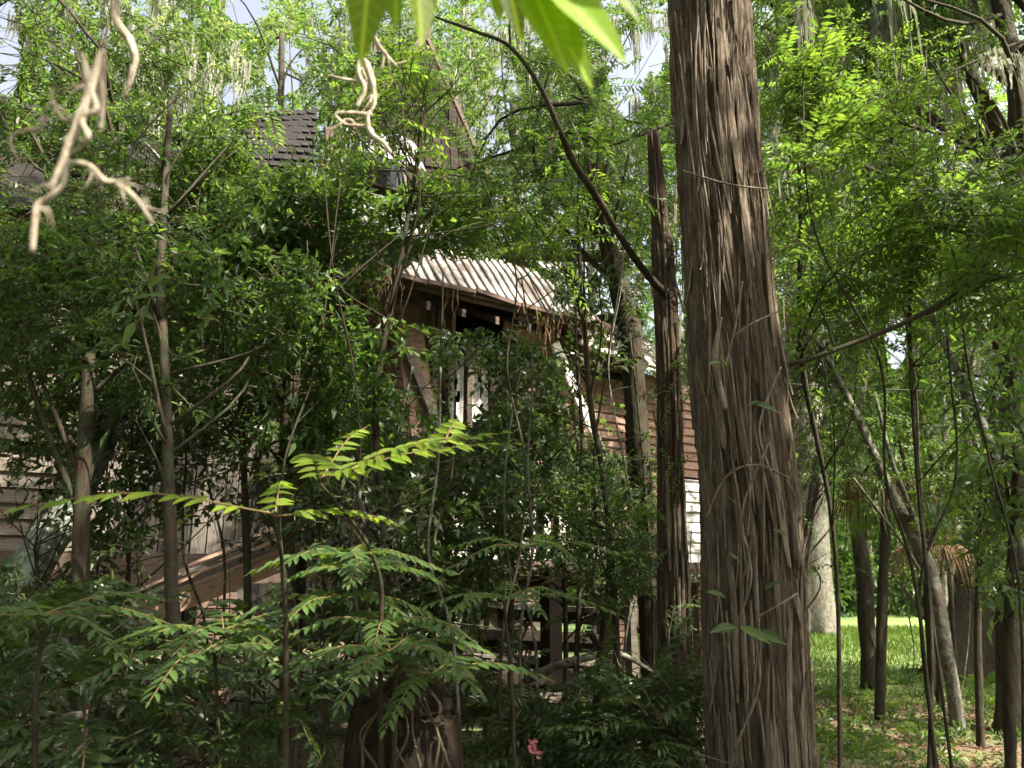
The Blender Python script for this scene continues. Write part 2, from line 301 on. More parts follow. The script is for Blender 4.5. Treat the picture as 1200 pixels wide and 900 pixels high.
# ------------------------------------------------------------------ daylight gaps and sight gaps in the foliage
LIT = [  # (px, py, Y, radius): spots chosen to be sunlit; leaves on their sun line are cut
    (400, 535, 2.2, .16), (480, 525, 2.2, .2), (560, 510, 2.2, .16), (240, 585, 2.0, .10), (300, 590, 2.0, .1), (120, 590, 2.0, .06),
    (400, 655, 2.8, .22), (340, 650, 2.8, .15), (500, 660, 2.8, .16), (430, 700, 2.8, .13), (300, 740, 2.7, .18), (180, 755, 2.7, .14), (560, 770, 2.5, .14), (400, 780, 2.5, .10),
    (470, 325, 9.5, .5), (520, 350, 9.6, .6), (580, 350, 10, .5), (640, 370, 10.5, .3), (815, 610, 11, .6), (690, 470, 10, .25), (545, 455, 9.3, .3), (740, 480, 10.6, .25), (625, 620, 9.9, .3),
    (270, 640, 6.6, .25), (180, 710, 6.2, .2), (210, 800, 3.5, .08), (85, 860, 3.4, .08), (15, 470, 6.6, .12), (10, 560, 6.6, .15),
    (640, 745, 7.8, .3), (590, 725, 8, .22), (690, 780, 7.6, .22), (600, 790, 7.4, .15), (425, 90, 1.4, .1), (436, 150, 1.4, .1), (150, 60, 1.4, .1), (400, 90, 1.4, .06),
    (805, 600, 4.7, .06), (800, 700, 4.7, .06), (920, 500, 3.9, .12), (900, 380, 3.9, .1), (925, 650, 3.9, .1), (880, 250, 3.9, .08), (860, 100, 3.9, .08),
    (1175, 850, 9.4, 1.0), (1192, 885, 8.0, .9), (1150, 870, 8.8, .35), (1100, 830, 10.5, .35), (1040, 820, 11, .5), (980, 850, 9.4, .35), (1000, 800, 13, .7), (965, 830, 10.5, .4), (1120, 790, 14, .5), (1060, 870, 8.8, .25), (1165, 820, 10.8, .4),
    (960, 770, 15, 3.2), (1040, 765, 16.5, 3.6), (1010, 785, 14, 2.0), (1000, 735, 22, 3.5), (1060, 740, 22, 2.5), (980, 725, 30, 5), (1060, 725, 30, 5), (750, 740, 16, 2), (760, 760, 14, 1.5),
    (965, 660, 24, .8), (90, 130, .7, .08), (60, 200, .7, .08), (130, 210, .7, .08), (100, 80, .7, .08), (420, 110, 1.2, .08), (430, 180, 1.2, .08), (45, 260, .7, .06), (700, 30, .63, .12), (650, 20, .63, .08), (600, 0, .63, .08), (500, 0, .65, .06),
    (150, 380, 3.6, .08), (1120, 400, 8, .4), (1150, 560, 7, .2), (1050, 450, 9, .5),
    (120, 160, 5, .5), (60, 100, 5, .4), (220, 60, 6, .5), (250, 180, 5, .5), (360, 170, 5, .45), (390, 130, 5, .4), (560, 180, 4.5, .3), (500, 180, 4.5, .25), (540, 60, 4.5, .4), (640, 200, 4.5, .2), (700, 190, 4.5, .2),
    (950, 60, 5, .4), (1020, 40, 5, .5), (1100, 30, 5, .4), (960, 110, 5, .4), (330, 270, 4.8, .2), (250, 230, 4.8, .25), (60, 280, 5, .15),
]
fk = np.random.default_rng(77)
LIT += [(fk.uniform(0, 760), fk.uniform(120, 620), fk.uniform(4.0, 5.2), fk.uniform(.05, .13)) for _ in range(170)] + [(fk.uniform(930, 1200), fk.uniform(-40, 330), fk.uniform(4.2, 9.2), fk.uniform(.2, .5)) for _ in range(95)] + [(fk.uniform(0, 760), fk.uniform(-20, 300), fk.uniform(4.3, 6.5), fk.uniform(.12, .36)) for _ in range(85)] + [(fk.uniform(920, 1200), fk.uniform(-60, 380), fk.uniform(3.9, 8.8), fk.uniform(.15, .4)) for _ in range(70)] + [(fk.uniform(930, 1200), fk.uniform(120, 620), fk.uniform(4.0, 8), fk.uniform(.08, .25)) for _ in range(30)]
LP = np.array([at(a, b_, c) for a, b_, c, _ in LIT]); LR = np.array([r_ for *_, r_ in LIT])
LQ = LP[:, :2] - SUN[:2] * (LP[:, 2:3] / SUN[2])
def sun_q(P): return P[:, :2] - SUN[:2] * (P[:, 2:3] / SUN[2])
def lit_cut(P, soft=0.0):
    q = sun_q(P); keep = np.ones(len(P), bool)
    for i in range(len(LIT)):
        keep &= ~((np.hypot(*(q - LQ[i]).T) < LR[i] + soft) & (P[:, 2] > LP[i, 2] + 0.12 + LR[i] * .3))
    return keep
SIGHT = [  # px, py, rx, ry, keep probability, max distance
    (545, 345, 105, 42, .03, 9.3), (655, 392, 45, 26, .3, 9.8), (735, 480, 45, 55, .4, 10), (488, 440, 22, 55, .3, 8.5), (547, 460, 26, 40, .3, 9), (680, 460, 20, 70, .3, 10),
    (40, 620, 50, 50, .5, 6.2), (55, 640, 24, 44, .25, 5.15), (120, 520, 24, 40, .3, 5.5), (265, 655, 100, 45, .22, 6.0), (635, 740, 75, 65, .2, 7.9), (750, 745, 28, 50, .0, 30), (815, 600, 22, 70, .05, 10),
    (538, 158, 20, 40, .15, 12), (322, 168, 42, 30, .22, 12), (455, 205, 28, 18, .5, 12), (1015, 752, 78, 36, .03, 11), (635, 620, 32, 26, .35, 9), (960, 640, 28, 80, .2, 20), (430, 590, 35, 35, .5, 8),
    (735, 80, 24, 38, .12, 300), (760, 60, 22, 25, .1, 300), (8, 60, 16, 60, .1, 300), (285, 10, 22, 18, .05, 300), (335, 80, 26, 30, .2, 300), (28, 225, 26, 36, .25, 300), (895, 20, 14, 20, .4, 300), (270, 110, 10, 14, .1, 300), (1050, 400, 14, 34, .2, 300), (735, 118, 20, 16, .1, 300), (590, 130, 20, 60, .5, 300),
    (970, 790, 70, 20, .2, 8), (1165, 860, 60, 45, .2, 5.5), (850, 500, 55, 500, .02, 3.8), (420, 880, 100, 60, .5, 4),
]
def sight_cut(P, rnd):
    x, y, d = proj(P); keep = np.ones(len(P), bool)
    for a, b_, rx, ry, k, D in SIGHT:
        e = ((x - a) / rx) ** 2 + ((y - b_) / ry) ** 2 < 1
        keep &= ~(e & (d < D) & (rnd > k))
    return keep

# ------------------------------------------------------------------ foliage
TYPES = {  # twig length, leaves, leaf length, width, spread angle, flat(opposite) or spiral, droop
    'pin':   dict(tl=.38, n=18, L=.085, W=.025, a=66, sp=False, dr=.25, up=.35),
    'pinbig': dict(tl=.62, n=22, L=.125, W=.036, a=66, sp=False, dr=.3, up=.3),
    'broad': dict(tl=.22, n=7, L=.10, W=.038, a=52, sp=True, dr=.15, up=.6),
    'small': dict(tl=.24, n=12, L=.048, W=.021, a=55, sp=False, dr=.2, up=.8),
    'oak':   dict(tl=.45, n=16, L=.095, W=.045, a=50, sp=True, dr=.2, up=.7),
    'far':   dict(tl=.9, n=18, L=.17, W=.085, a=55, sp=True, dr=.25, up=.7),
    'vine':  dict(tl=.30, n=7, L=.075, W=.055, a=60, sp=False, dr=.7, up=.6),
    'fern':  dict(tl=.50, n=30, L=.09, W=.018, a=72, sp=False, dr=.5, up=.25),
}
def leaf_geo(mb, B, A, N, L, W, hi, mi, tint, curl=.18):
    k = len(B); S = nrm(np.cross(A, N)); N = np.cross(S, A); L = L[:, None]; W = W[:, None]
    if not hi:
        V = np.stack([B, B + A * L * .45 + S * W * .5 + N * W * .18, B + A * L - N * L * curl, B + A * L * .45 - S * W * .5 + N * W * .18], 1)
        i = np.arange(k)[:, None] * 4; f = np.concatenate([i + np.array([[0, 1, 2]]), i + np.array([[0, 2, 3]])])
        mb.add(V.reshape(-1, 3), f, mi, np.repeat(tint, 4)); return
    if hi == 1:
        V = np.stack([B, B + A * L * .42 + S * W * .5 + N * W * .14, B + A * L - N * L * curl, B + A * L * .42 - S * W * .5 + N * W * .14, B + A * L * .5 + N * L * curl * .12], 1)
        i = np.arange(k)[:, None] * 5; mb.add(V.reshape(-1, 3), np.concatenate([i + np.array([t]) for t in ((0, 4, 1), (1, 4, 2), (2, 4, 3), (3, 4, 0))]), mi, np.repeat(tint, 5)); return
    V = np.stack([B, B + A * L * .3 + S * W * .45 + N * W * .14, B + A * L * .66 + S * W * .36 + N * (W * .1 - L * curl * .4), B + A * L - N * L * curl,
                  B + A * L * .66 - S * W * .36 + N * (W * .1 - L * curl * .4), B + A * L * .3 - S * W * .45 + N * W * .14, B + A * L * .35, B + A * L * .68 - N * L * curl * .4], 1)
    i = np.arange(k)[:, None] * 8
    f3 = np.concatenate([i + np.array([t]) for t in ((0, 6, 1), (0, 5, 6), (2, 7, 3), (7, 4, 3))]); f4 = np.concatenate([i + np.array([t]) for t in ((1, 6, 7, 2), (6, 5, 4, 7))])
    mb.add(V.reshape(-1, 3), [f3, f4], mi, np.repeat(tint, 8))
LEAFCUT = [True]
def twigs(mb, B, D, ty, r, hi=False, stems=True, scale=1.0, mi=0, mis=1, tbias=0.0):
    p = TYPES[ty]; N = len(B); n = p['n']; tl = p['tl'] * scale * r.uniform(.65, 1.2, N)[:, None]
    D = nrm(D); Up = nrm(np.array((0, 0, 1.0)) + r.normal(0, p['up'], (N, 3))); S = nrm(np.cross(D, Up)); Up = np.cross(S, D)
    t = np.linspace(.15, 1, n)[None, :] * np.ones((N, 1)); dz = p['dr'] * r.uniform(.4, 1.4, N)[:, None]
    P = B[:, None] + D[:, None] * (t * tl)[..., None]; P[..., 2] -= dz * tl * t * t
    if p['sp']:
        ph = np.arange(n)[None, :] * 2.4 + r.uniform(0, 6.28, (N, 1))
        side = np.cos(ph)[..., None] * S[:, None] + np.sin(ph)[..., None] * Up[:, None] * .7
    else:
        sg = np.where(np.arange(n) % 2 == 0, 1., -1.); side = S[:, None] * sg[None, :, None]
    a = R(p['a']) * (1 - .45 * t ** 3) ; a = a + r.normal(0, .12, a.shape)
    tang = nrm(D[:, None] - np.array((0, 0, 1.0)) * (2 * dz * t)[..., None])
    A = nrm(tang * np.cos(a)[..., None] + side * np.sin(a)[..., None] + r.normal(0, .10, side.shape) - np.array((0, 0, .12)))
    Nn = nrm(np.broadcast_to(Up[:, None], A.shape) + r.normal(0, .22, A.shape) + side * .1)
    taper = (1 - .45 * np.abs(t - .4)) if not p['sp'] else (.8 + .2 * t)
    L = (p['L'] * scale * taper * r.uniform(.75, 1.2, (N, n))).ravel(); W = (p['W'] * scale * r.uniform(.8, 1.15, (N, n)) * taper).ravel()
    tint = np.clip(np.repeat(r.normal(.48 + tbias, .2, N), n) + r.normal(0, .12, N * n), 0, 1)
    PP = P.reshape(-1, 3); AA = A.reshape(-1, 3); kp = lit_cut(PP + AA * (L * .5)[:, None], .03) if LEAFCUT[0] else np.ones(len(PP), bool)
    if LEAFCUT[0]: kp &= sight_cut(PP + AA * (L * .5)[:, None], np.repeat(r.random(N), n))
    leaf_geo(mb, PP[kp], AA[kp], Nn.reshape(-1, 3)[kp], L[kp], W[kp], hi, mi, tint[kp])
    kt = kp.reshape(N, n).mean(1) > .3
    if stems and kt.any():
        B, D, S, Up, tl, dz = B[kt], D[kt], S[kt], Up[kt], tl[kt], dz[kt]; N = len(B)
        ts = np.array((0, .55, 1.0)); C = B[:, None] + D[:, None] * (ts[None] * tl)[..., None]; C[..., 2] -= dz * tl * ts * ts
        rd = np.array((.0035, .0025, .001)) * (scale if scale > 1 else 1); ang = np.array((0, 2.094, 4.189))
        V = C[:, :, None] + rd[None, :, None, None] * (np.cos(ang)[None, None, :, None] * S[:, None, None] + np.sin(ang)[None, None, :, None] * Up[:, None, None])
        i = np.arange(N)[:, None, None] * 9 + np.arange(2)[None, :, None] * 3; j = np.arange(3)[None, None, :]; j2 = (j + 1) % 3
        f = np.stack([i + j, i + j2, i + 3 + j2, i + 3 + j], -1).reshape(-1, 4); mb.add(V.reshape(-1, 3), f, mis, .5)
def cloud(clusters, n, r, clump=1.0, cs=1.6, cut=True, soft=0.0, sight=True):
    """twig bases scattered in the ellipsoids (cx,cy,cz,rx,ry,rz): with clumps and gaps"""
    C = np.array(clusters, float); vol = C[:, 3] * C[:, 4] * C[:, 5]; vol = vol ** .8; k = r.choice(len(C), int(n * 2.2), p=vol / vol.sum())
    u = nrm(r.normal(size=(len(k), 3))) * (r.uniform(0.02, 1, len(k)) ** .42)[:, None]
    P = C[k, :3] + u * C[k, 3:]
    v = vnoise(P * cs, 3) * .65 + vnoise(P * cs * 2.7, 4) * .35
    keep = v > .5 + (.5 - .62) * (2 - clump) * .9 if clump else np.ones(len(P), bool)
    P, u = P[keep], u[keep]
    if cut: m_ = lit_cut(P, soft) & dapple(P); P, u = P[m_], u[m_]
    if sight: m_ = sight_cut(P, r.random(len(P))); P, u = P[m_], u[m_]
    m_ = (P[:, 2] > ground_z(P[:, 0], P[:, 1]) + .05); P, u = P[m_], u[m_]
    P, u = P[:n], u[:n]
    D = nrm(u * np.array((1, 1, .7)) * .8 + r.normal(0, .55, P.shape) * np.array((1, 1, .6)) + np.array((0, 0, .05)))
    return P, D
def dapple(P):   # openings cut in overhead crowns for sun shafts; lower area kept closed for shade
    q = sun_q(P); n_ = vnoise(np.column_stack([q * .75, 0 * q[:, 0]]), 17) * .6 + vnoise(np.column_stack([q * 2.1, 0 * q[:, 0]]), 18) * .4
    deep = (q[:, 0] > -6) & (q[:, 0] < .6) & (q[:, 1] > 2.3) & (q[:, 1] < 7)
    return (n_ < .5) | (P[:, 2] < 6.5) | deep
def pxc(lst):   # clusters given as (px, py, Y, rx, ry, rz)
    return [(*at(a, b_, c), rx, ry, rz) for a, b_, c, rx, ry, rz in lst]

def plant(name, label, cat, stem, cl, n, ty, leafm, bark='bark_dark', group=None, hi=False, limbs=(), sides=10, clump=1.0, cs=1.6, scale=1.0, wob=.12, cut=True, sight=True, leafname='foliage', stems=True, auto=3, tb=0.0, crown_kind='stuff', seed=None, stemname='trunk', moss=0, zr=None):
    """stem: list of 3-D points with radius; limbs: more such lists; cl: ellipsoids"""
    r = np.random.default_rng(abs(hash(label)) % 99991 if seed is None else seed) if False else np.random.default_rng(sum(ord(c) * (i + 1) for i, c in enumerate(label)) % 99991)
    base = np.array(stem[0][:3]); root = thing(name, label, cat, base, group)
    S = np.array(stem, float); ln = np.linalg.norm(np.diff(S[:, :3], axis=0), axis=1).sum(); ns = max(8, int(ln / max(.06, S[:, 3].mean() * 1.2)))
    ns = min(ns, 60); path = spline(S[:, :3], ns); rad = np.interp(np.linspace(0, 1, ns), np.linspace(0, 1, len(S)), S[:, 3])
    fq = min(2.2, .22 / rad.mean()); jit = np.stack([vnoise(path * fq, 11) - .5, vnoise(path * fq, 12) - .5, 0 * path[:, 0]], -1) * np.minimum(rad[:, None] * .7, .08); jit[0] = 0; path = path + jit
    rad = rad * (1 + .35 * np.exp(-np.arange(ns) * ln / ns / (rad[0] * 2.2)))
    mb = MB(); tube(mb, path, rad, sides, wob=wob, seed=int(r.integers(99))); mb.build(stemname, bark, root, smooth=True)
    for lb in limbs:
        Lb = np.array(lb, float); k = max(8, len(Lb) * 5); pth = spline(Lb[:, :3], k); rd = np.interp(np.linspace(0, 1, k), np.linspace(0, 1, len(Lb)), Lb[:, 3])
        mb = MB(); tube(mb, pth, rd, max(6, sides - 2), wob=wob, seed=int(r.integers(99))); mb.build('limb', bark, root, smooth=True)
    if not cl: return root
    if auto:
        for c in cl:
            c0 = np.array(c[:3]); dd = np.linalg.norm(path - c0 + np.array((0, 0, c[5] * .8)), axis=1); i = int(np.argmin(dd[: int(ns * .95)])); i = max(i, ns // 4)
            mb = MB()
            for q in range(auto):
                j = int(np.clip(i + r.integers(-ns // 4, ns // 6 + 1), ns // 5, ns - 1)); st = path[j]; rr = min(rad[j] * .45, .02 + .02 * max(c[3:]))
                e = c0 + r.normal(0, .55, 3) * np.array(c[3:]); mid = (st + e) / 2 + r.normal(0, .14, 3) * np.linalg.norm(e - st) * .8
                pth = spline([st, mid, e], 9); tube(mb, pth, np.linspace(rr, rr * .2, 9), 5, wob=.1)
            mb.build('limb', bark, root, smooth=True)
    B, D = cloud(cl, n, r, clump, cs, cut, 0, sight); mb = MB()
    if len(B):
        twigs(mb, B, D, ty, r, hi, stems, scale, tbias=tb)
        mb.build(leafname, [leafm, 'twig'], root, kind=crown_kind)
    if moss:
        C = np.array(cl); k = r.integers(0, len(C), moss); P = C[k, :3] + r.normal(0, .5, (moss, 3)) * C[k, 3:] * np.array((1, 1, .6)) 
        mv = moss_geo(P, r, L=(.5, 1.6)); mv.build('hanging_moss', 'moss', root, kind='stuff')
    return root
def moss_geo(P, r, L=(.4, 1.2), per=16, wd=.022):
    mb = MB(); n = len(P)
    if zr_ok(P) is False: pass
    P = P[sight_cut(P, r.random(n))]; n = len(P); ln = r.uniform(*L, n)
    for k in range(per):
        o = r.normal(0, .07, (n, 3)); m = 6; t = np.linspace(0, 1, m); l = ln * r.uniform(.4, 1, n)
        C = (P + o)[:, None] + np.stack([np.cumsum(r.normal(0, .02, (n, m)), 1), np.cumsum(r.normal(0, .02, (n, m)), 1), -t[None] * l[:, None]], -1)
        a = r.uniform(0, 3.14, n); s = np.stack([np.cos(a), np.sin(a), 0 * a], -1)[:, None] * (wd * (1 - .7 * t))[None, :, None]
        V = np.stack([C - s, C + s], 2).reshape(-1, 3); i = np.arange(n)[:, None] * (2 * m) + np.arange(m - 1)[None] * 2
        f = np.stack([i, i + 1, i + 3, i + 2], -1).reshape(-1, 4); mb.add(V, f, 0, np.repeat(r.uniform(0, 1, n), 2 * m))
    return mb
def zr_ok(P): return True
def st(px0, Y0, *rest):   # trunk path: foot at (px0,Y0) radius first of rest, then (px,py,Y,r)...
    f_ = foot(px0, Y0); out = [(*f_, rest[0])]
    for (a, b_, c, r_) in rest[1:]: out.append((*at(a, b_, c), r_))
    return out
def lim(*rest): return [(*at(a, b_, c), r_) for a, b_, c, r_ in rest]

# ================================================================== GROUND
def sheet(name, xs, ys, zoff, m_, noise_on=True, mask=None):
    X, Y = np.meshgrid(xs, ys); Z = (ground_z(X, Y) if noise_on else 0 * X) + zoff; V = np.stack([X, Y, Z], -1).reshape(-1, 3); nx = len(xs)
    i = np.arange(len(ys) - 1)[:, None] * nx + np.arange(nx - 1)[None]; f = np.stack([i, i + 1, i + nx + 1, i + nx], -1).reshape(-1, 4)
    if mask is not None: c = V[f].mean(1); f = f[mask(c)]
    o = MB().add(V, f).build(name, m_, smooth=True, loc=(0, 0, 0)); o['kind'] = 'structure'; return o
def axis(fine, far, step): 
    a = np.arange(-fine, fine + .001, step); b_ = np.geomspace(fine + 1, far, 22); return np.concatenate([-b_[::-1], a, b_])
sheet('ground', axis(14, 900, .25), axis(14, 900, .25), 0, 'floor')
sheet('lawn', np.arange(-12, 22, .25), np.arange(11.5, 42, .25), .015, 'lawn', mask=lambda c: (vnoise(c * .5, 8) * 1.6 + vnoise(c * 2.2, 9) * 1.2 + c[:, 1] > 13.6) & (c[:, 0] > -1 + c[:, 1] * .08))

# ================================================================== HOUSE
HO = np.array((-155 / 942 * 8.5, 8.5, 0.0)); HU = np.array((.815, .58, 0)); HU /= np.linalg.norm(HU); HN = np.array((-HU[1], HU[0], 0)); HZ = np.array((0, 0, 1.0))
def W(t, d, z): return HO + HU * t + HN * d + HZ * z
def wall_pt(px, py, d=0.0):
    r_ = at(px, py, 1.0) - np.array((0, 0, CAMZ)); o = np.array((0, 0, CAMZ)); a = HO + HN * d
    k = np.dot(a - o, HN) / np.dot(r_, HN); p = o + r_ * k; q = p - HO
    return float(np.dot(q, HU)), float(p[2])
house = thing('abandoned_house', 'derelict raised wooden house with ribbed metal porch roof, swallowed by the trees', 'house', HO)
def board(parent, name, m_, t0, t1, z0, z1, d=0.0, th=.02, tilt=0.0, rnd=None, kind=None, lab=None):
    a, b_ = W((t0 + t1) / 2, d, (z0 + z1) / 2), None
    up = HZ * (z1 - z0) / 2 + (-HN) * tilt * -1
    mb = box(MB(), a, HU * (t1 - t0) / 2, HN * th / 2, up)
    o = mb.build(name, m_, parent, centre=True)
    if lab: o['label'] = lab
    return o
FZ = 1.78; EZ = 4.62
def siding(t0, t1, z0, z1, m_, name, d=0.0, rv=.125, holes=(), lab=None):
    bk = MB(); box(bk, W((t0 + t1) / 2, d + .07, (z0 + z1) / 2), HU * (t1 - t0) / 2, HN * .04, HZ * (z1 - z0) / 2)
    wl = bk.build('wall', 'wood_dark', house, loc=HO); 
    if lab: wl['label'] = lab
    z = z0; 
    while z < z1 - .02:
        cuts = sorted([t0, t1] + [float(c) for c in rng.uniform(t0 + .3, t1 - .3, max(0, int((t1 - t0) / 2)))] if t1 - t0 > 1 else [t0, t1])
        for a, b_ in zip(cuts[:-1], cuts[1:]):
            if any(h[0] < (a + b_) / 2 < h[1] and h[2] < z < h[3] for h in holes) or rng.random() < .03: continue
            zz = min(z + rv * 1.12, z1)
            sag = rng.normal(0, .006)
            c = W((a + b_) / 2, d - .012 + rng.normal(0, .002), (z + zz) / 2 + rng.normal(0, .003))
            mb = box(MB(), c, HU * ((b_ - a) / 2 - .003) + HZ * sag, HN * .009, HZ * (zz - z) / 2 + HN * .014)
            mb.build('siding_board', m_, wl, loc=c)
        z += rv
    return wl
def vboards(t0, t1, z0, z1, m_, d=0.0, wd=.14, gap=.012, drop=0.06, lab=None, jit=.0):
    bk = MB(); box(bk, W((t0 + t1) / 2, d + .10, (z0 + z1) / 2), HU * (t1 - t0) / 2, HN * .03, HZ * (z1 - z0) / 2)
    wl = bk.build('wall', 'wood_dark', house, loc=HO)
    if lab: wl['label'] = lab
    t = t0
    while t < t1 - .04:
        w_ = wd * rng.uniform(.85, 1.1)
        if rng.random() > drop:
            c = W(t + w_ / 2, d + rng.normal(0, .004), (z0 + z1) / 2 + rng.normal(0, jit + .001))
            box(MB(), c, HU * (w_ / 2 - gap / 2), HN * .011, HZ * (z1 - z0) / 2 + HU * rng.normal(0, .006)).build('wall_board', m_, wl, loc=c)
        t += w_
    return wl
siding(-5.2, -2.55, FZ - .9, EZ + .2, 'wood_grey', 'wall', 0.0, rv=.128)
vboards(-2.5, -.1, FZ - .85, EZ + .35, 'wood_grey_v', .35)
vboards(-.1, 1.05, FZ, EZ + .35, 'wood_grey_v', .35)
siding(-.05, .52, 3.0, EZ + .3, 'wood_red', 'wall', .2, rv=.11, lab='rust red boarding under the porch roof')
siding(1.75, 3.55, FZ + .3, EZ + .3, 'wood_red', 'wall', .0, rv=.115, lab='rust red clapboard wall')
tA = wall_pt(712, 500)[0]; tB = wall_pt(790, 500)[0]
siding(3.6, 4.35, FZ + .3, EZ - .3, 'wood_pink', 'wall', .0, rv=.115, lab='faded salmon clapboard wall')
zc = wall_pt(815, 562)[1]
siding(4.4, 6.2, FZ, zc, 'wood_white', 'wall', .02, rv=.14, lab='white painted clapboard wall')
siding(4.4, 6.2, zc + .02, EZ - .35, 'wood_pink', 'wall', .02, rv=.12, lab='salmon clapboards above the white ones')
vboards(.7, 3.2, FZ, FZ + .72, 'wood_white_v', -.12, wd=.11, drop=.22, lab='weathered white vertical boarding at floor level')
# dark backing walls added behind the fronts to keep light from showing through
mb = MB(); box(mb, W(.2, 4.0, 3.6), HU * 5.6, HN * .05, HZ * 2.2); box(mb, W(-.6, 2.0, EZ + .5), HU * 4.7, HN * 1.9, HZ * .03); box(mb, W(1.4, 1.6, 3.4), HU * .03, HN * 1.2, HZ * 1.6); box(mb, W(-5.3, 2.2, 2.8), HU * .05, HN * 2.0, HZ * 1.8); box(mb, W(6.2, 2.2, 3.0), HU * .05, HN * 2.0, HZ * 1.3)
box(mb, W(.4, 2.2, FZ - .12), HU * 5.6, HN * 1.9, HZ * .03); mb.build('interior_shell', 'wood_dark', house, loc=HO, kind='stuff')
# door opening frame, window with torn curtain
for (a, b_) in ((.55, .62), (1.02, 1.09), (1.62, 1.70)): board(house, 'post', 'wood_brown', a, b_, FZ, EZ - .25, -.05, .09)
tw0, zw0 = wall_pt(530, 500, .2); tw1, zw1 = wall_pt(566, 425, .2)
win = MB()
for (a, b_, c, d_) in ((tw0 - .05, tw0, zw0 - .05, zw1 + .05), (tw1, tw1 + .05, zw0 - .05, zw1 + .05), (tw0, tw1, zw1, zw1 + .05), (tw0, tw1, zw0 - .05, zw0), ((tw0 + tw1) / 2 - .012, (tw0 + tw1) / 2 + .012, zw0, zw1)):
    box(win, W((a + b_) / 2, .2, (c + d_) / 2), HU * (b_ - a) / 2, HN * .03, HZ * (d_ - c) / 2)
wo = win.build('window', 'wood_white', house, loc=HO)
P = box(MB(), W((tw0 + tw1) / 2, .225, (zw0 + zw1) / 2), HU * (tw1 - tw0) / 2, HN * .003, HZ * (zw1 - zw0) / 2).build('pane', 'glass', wo, loc=HO)
ts = np.linspace(tw0 - .02, tw1 + .02, 26); zs = np.linspace(zw0 - .05, zw1, 14); T_, Z_ = np.meshgrid(ts, zs)
dd = .15 + .03 * np.sin(T_ * 55) + .01 * np.sin(Z_ * 9 + T_ * 20)
V = HO + T_[..., None] * HU + dd[..., None] * HN + Z_[..., None] * HZ; i = np.arange(13)[:, None] * 26 + np.arange(25)[None]; f = np.stack([i, i + 1, i + 27, i + 26], -1).reshape(-1, 4)
cc = V.reshape(-1, 3)[f].mean(1); f = f[(vnoise(cc * 6, 2) > .36) ]
MB().add(V.reshape(-1, 3), f).build('torn_curtain', 'cloth', wo, smooth=True, loc=HO)
# beams, piers
o = board(house, 'floor_beam', 'wood_brown', -5.2, 6.2, FZ - .26, FZ, -.06, .12)
board(house, 'porch_fascia', 'wood_brown', -.35, 3.3, EZ - .05, EZ + .05, -.52, .03)
for t in np.arange(-.2, 3.3, .45): box(MB(), W(t, -.15, EZ - .02), HU * .025, HN * .36 + HZ * .17, HZ * .045).build('rafter', 'wood_brown', house, loc=W(t, 0, EZ))
for t in (-4.8, -3.2, -1.6, .1, 1.8, 3.4, 4.9, 6.0):
    pr = thing('x', 'x', 'x', (0, 0, 0)); bpy.data.objects.remove(pr)
    g = float(ground_z(*W(t, .1, 0)[:2])) - .1
    core = box(MB(), W(t, .12, (FZ - .27 + g) / 2), HU * .17, HN * .17, HZ * (FZ - .27 - g) / 2).build('pier', 'wood_brown', house, loc=HO)
    core.data.materials.clear(); core.data.materials.append(M['brick'])
    z = g
    k = 0
    while z < FZ - .33:
        for s in (-1, 1):
            c = W(t + s * .092 + (k % 2) * 0, -.062, z + .035)
            box(MB(), c, HU * .085, HN * .02, HZ * .03).build('brick', 'brick', core, loc=c)
        z += .075; k += 1
# diagonal fallen white board, corner trims
def beam(parent, name, m_, p0, p1, wdt, th, up=None):
    p0, p1 = np.array(p0), np.array(p1); a = (p1 - p0) / 2; t_ = a / np.linalg.norm(a); up = HN if up is None else np.array(up); s = np.cross(t_, up); s /= np.linalg.norm(s); u = np.cross(s, t_)
    c = (p0 + p1) / 2; return box(MB(), c, a, s * wdt / 2, u * th / 2).build(name, m_, parent, loc=c)
def wp(px, py, d): t, z = wall_pt(px, py, d); return W(t, d, z)
beam(house, 'fallen_trim', 'wood_white', wp(650, 402, -.3), wp(712, 545, -.15), .13, .03)['label'] = 'fallen white trim board leaning across the red wall'
beam(house, 'corner_post', 'wood_brown', wp(668, 412, -.05), wp(683, 560, -.05), .05, .04)
beam(house, 'corner_post', 'wood_white', wp(772, 430, -.04), wp(775, 660, -.04), .1, .04)
beam(house, 'corner_post', 'wood_grey', wp(470, 395, -.2), wp(512, 500, -.2), .10, .09)
for (a, b_, c, d_, mm) in ((460, 420, 520, 520, 'wood_red'), (478, 372, 520, 440, 'wood_brown'), (700, 340, 775, 520, 'wood_brown')):
    pass
beam(house, 'gutter', 'wood_white', wp(680, 400, -.45), wp(790, 442, -.45), .06, .05)
beam(house, 'brace', 'wood_red', wp(478, 380, -.15), wp(500, 525, -.15), .34, .03)
beam(house, 'brace', 'wood_red', wp(590, 385, -.2), wp(640, 402, -.2), .2, .03)
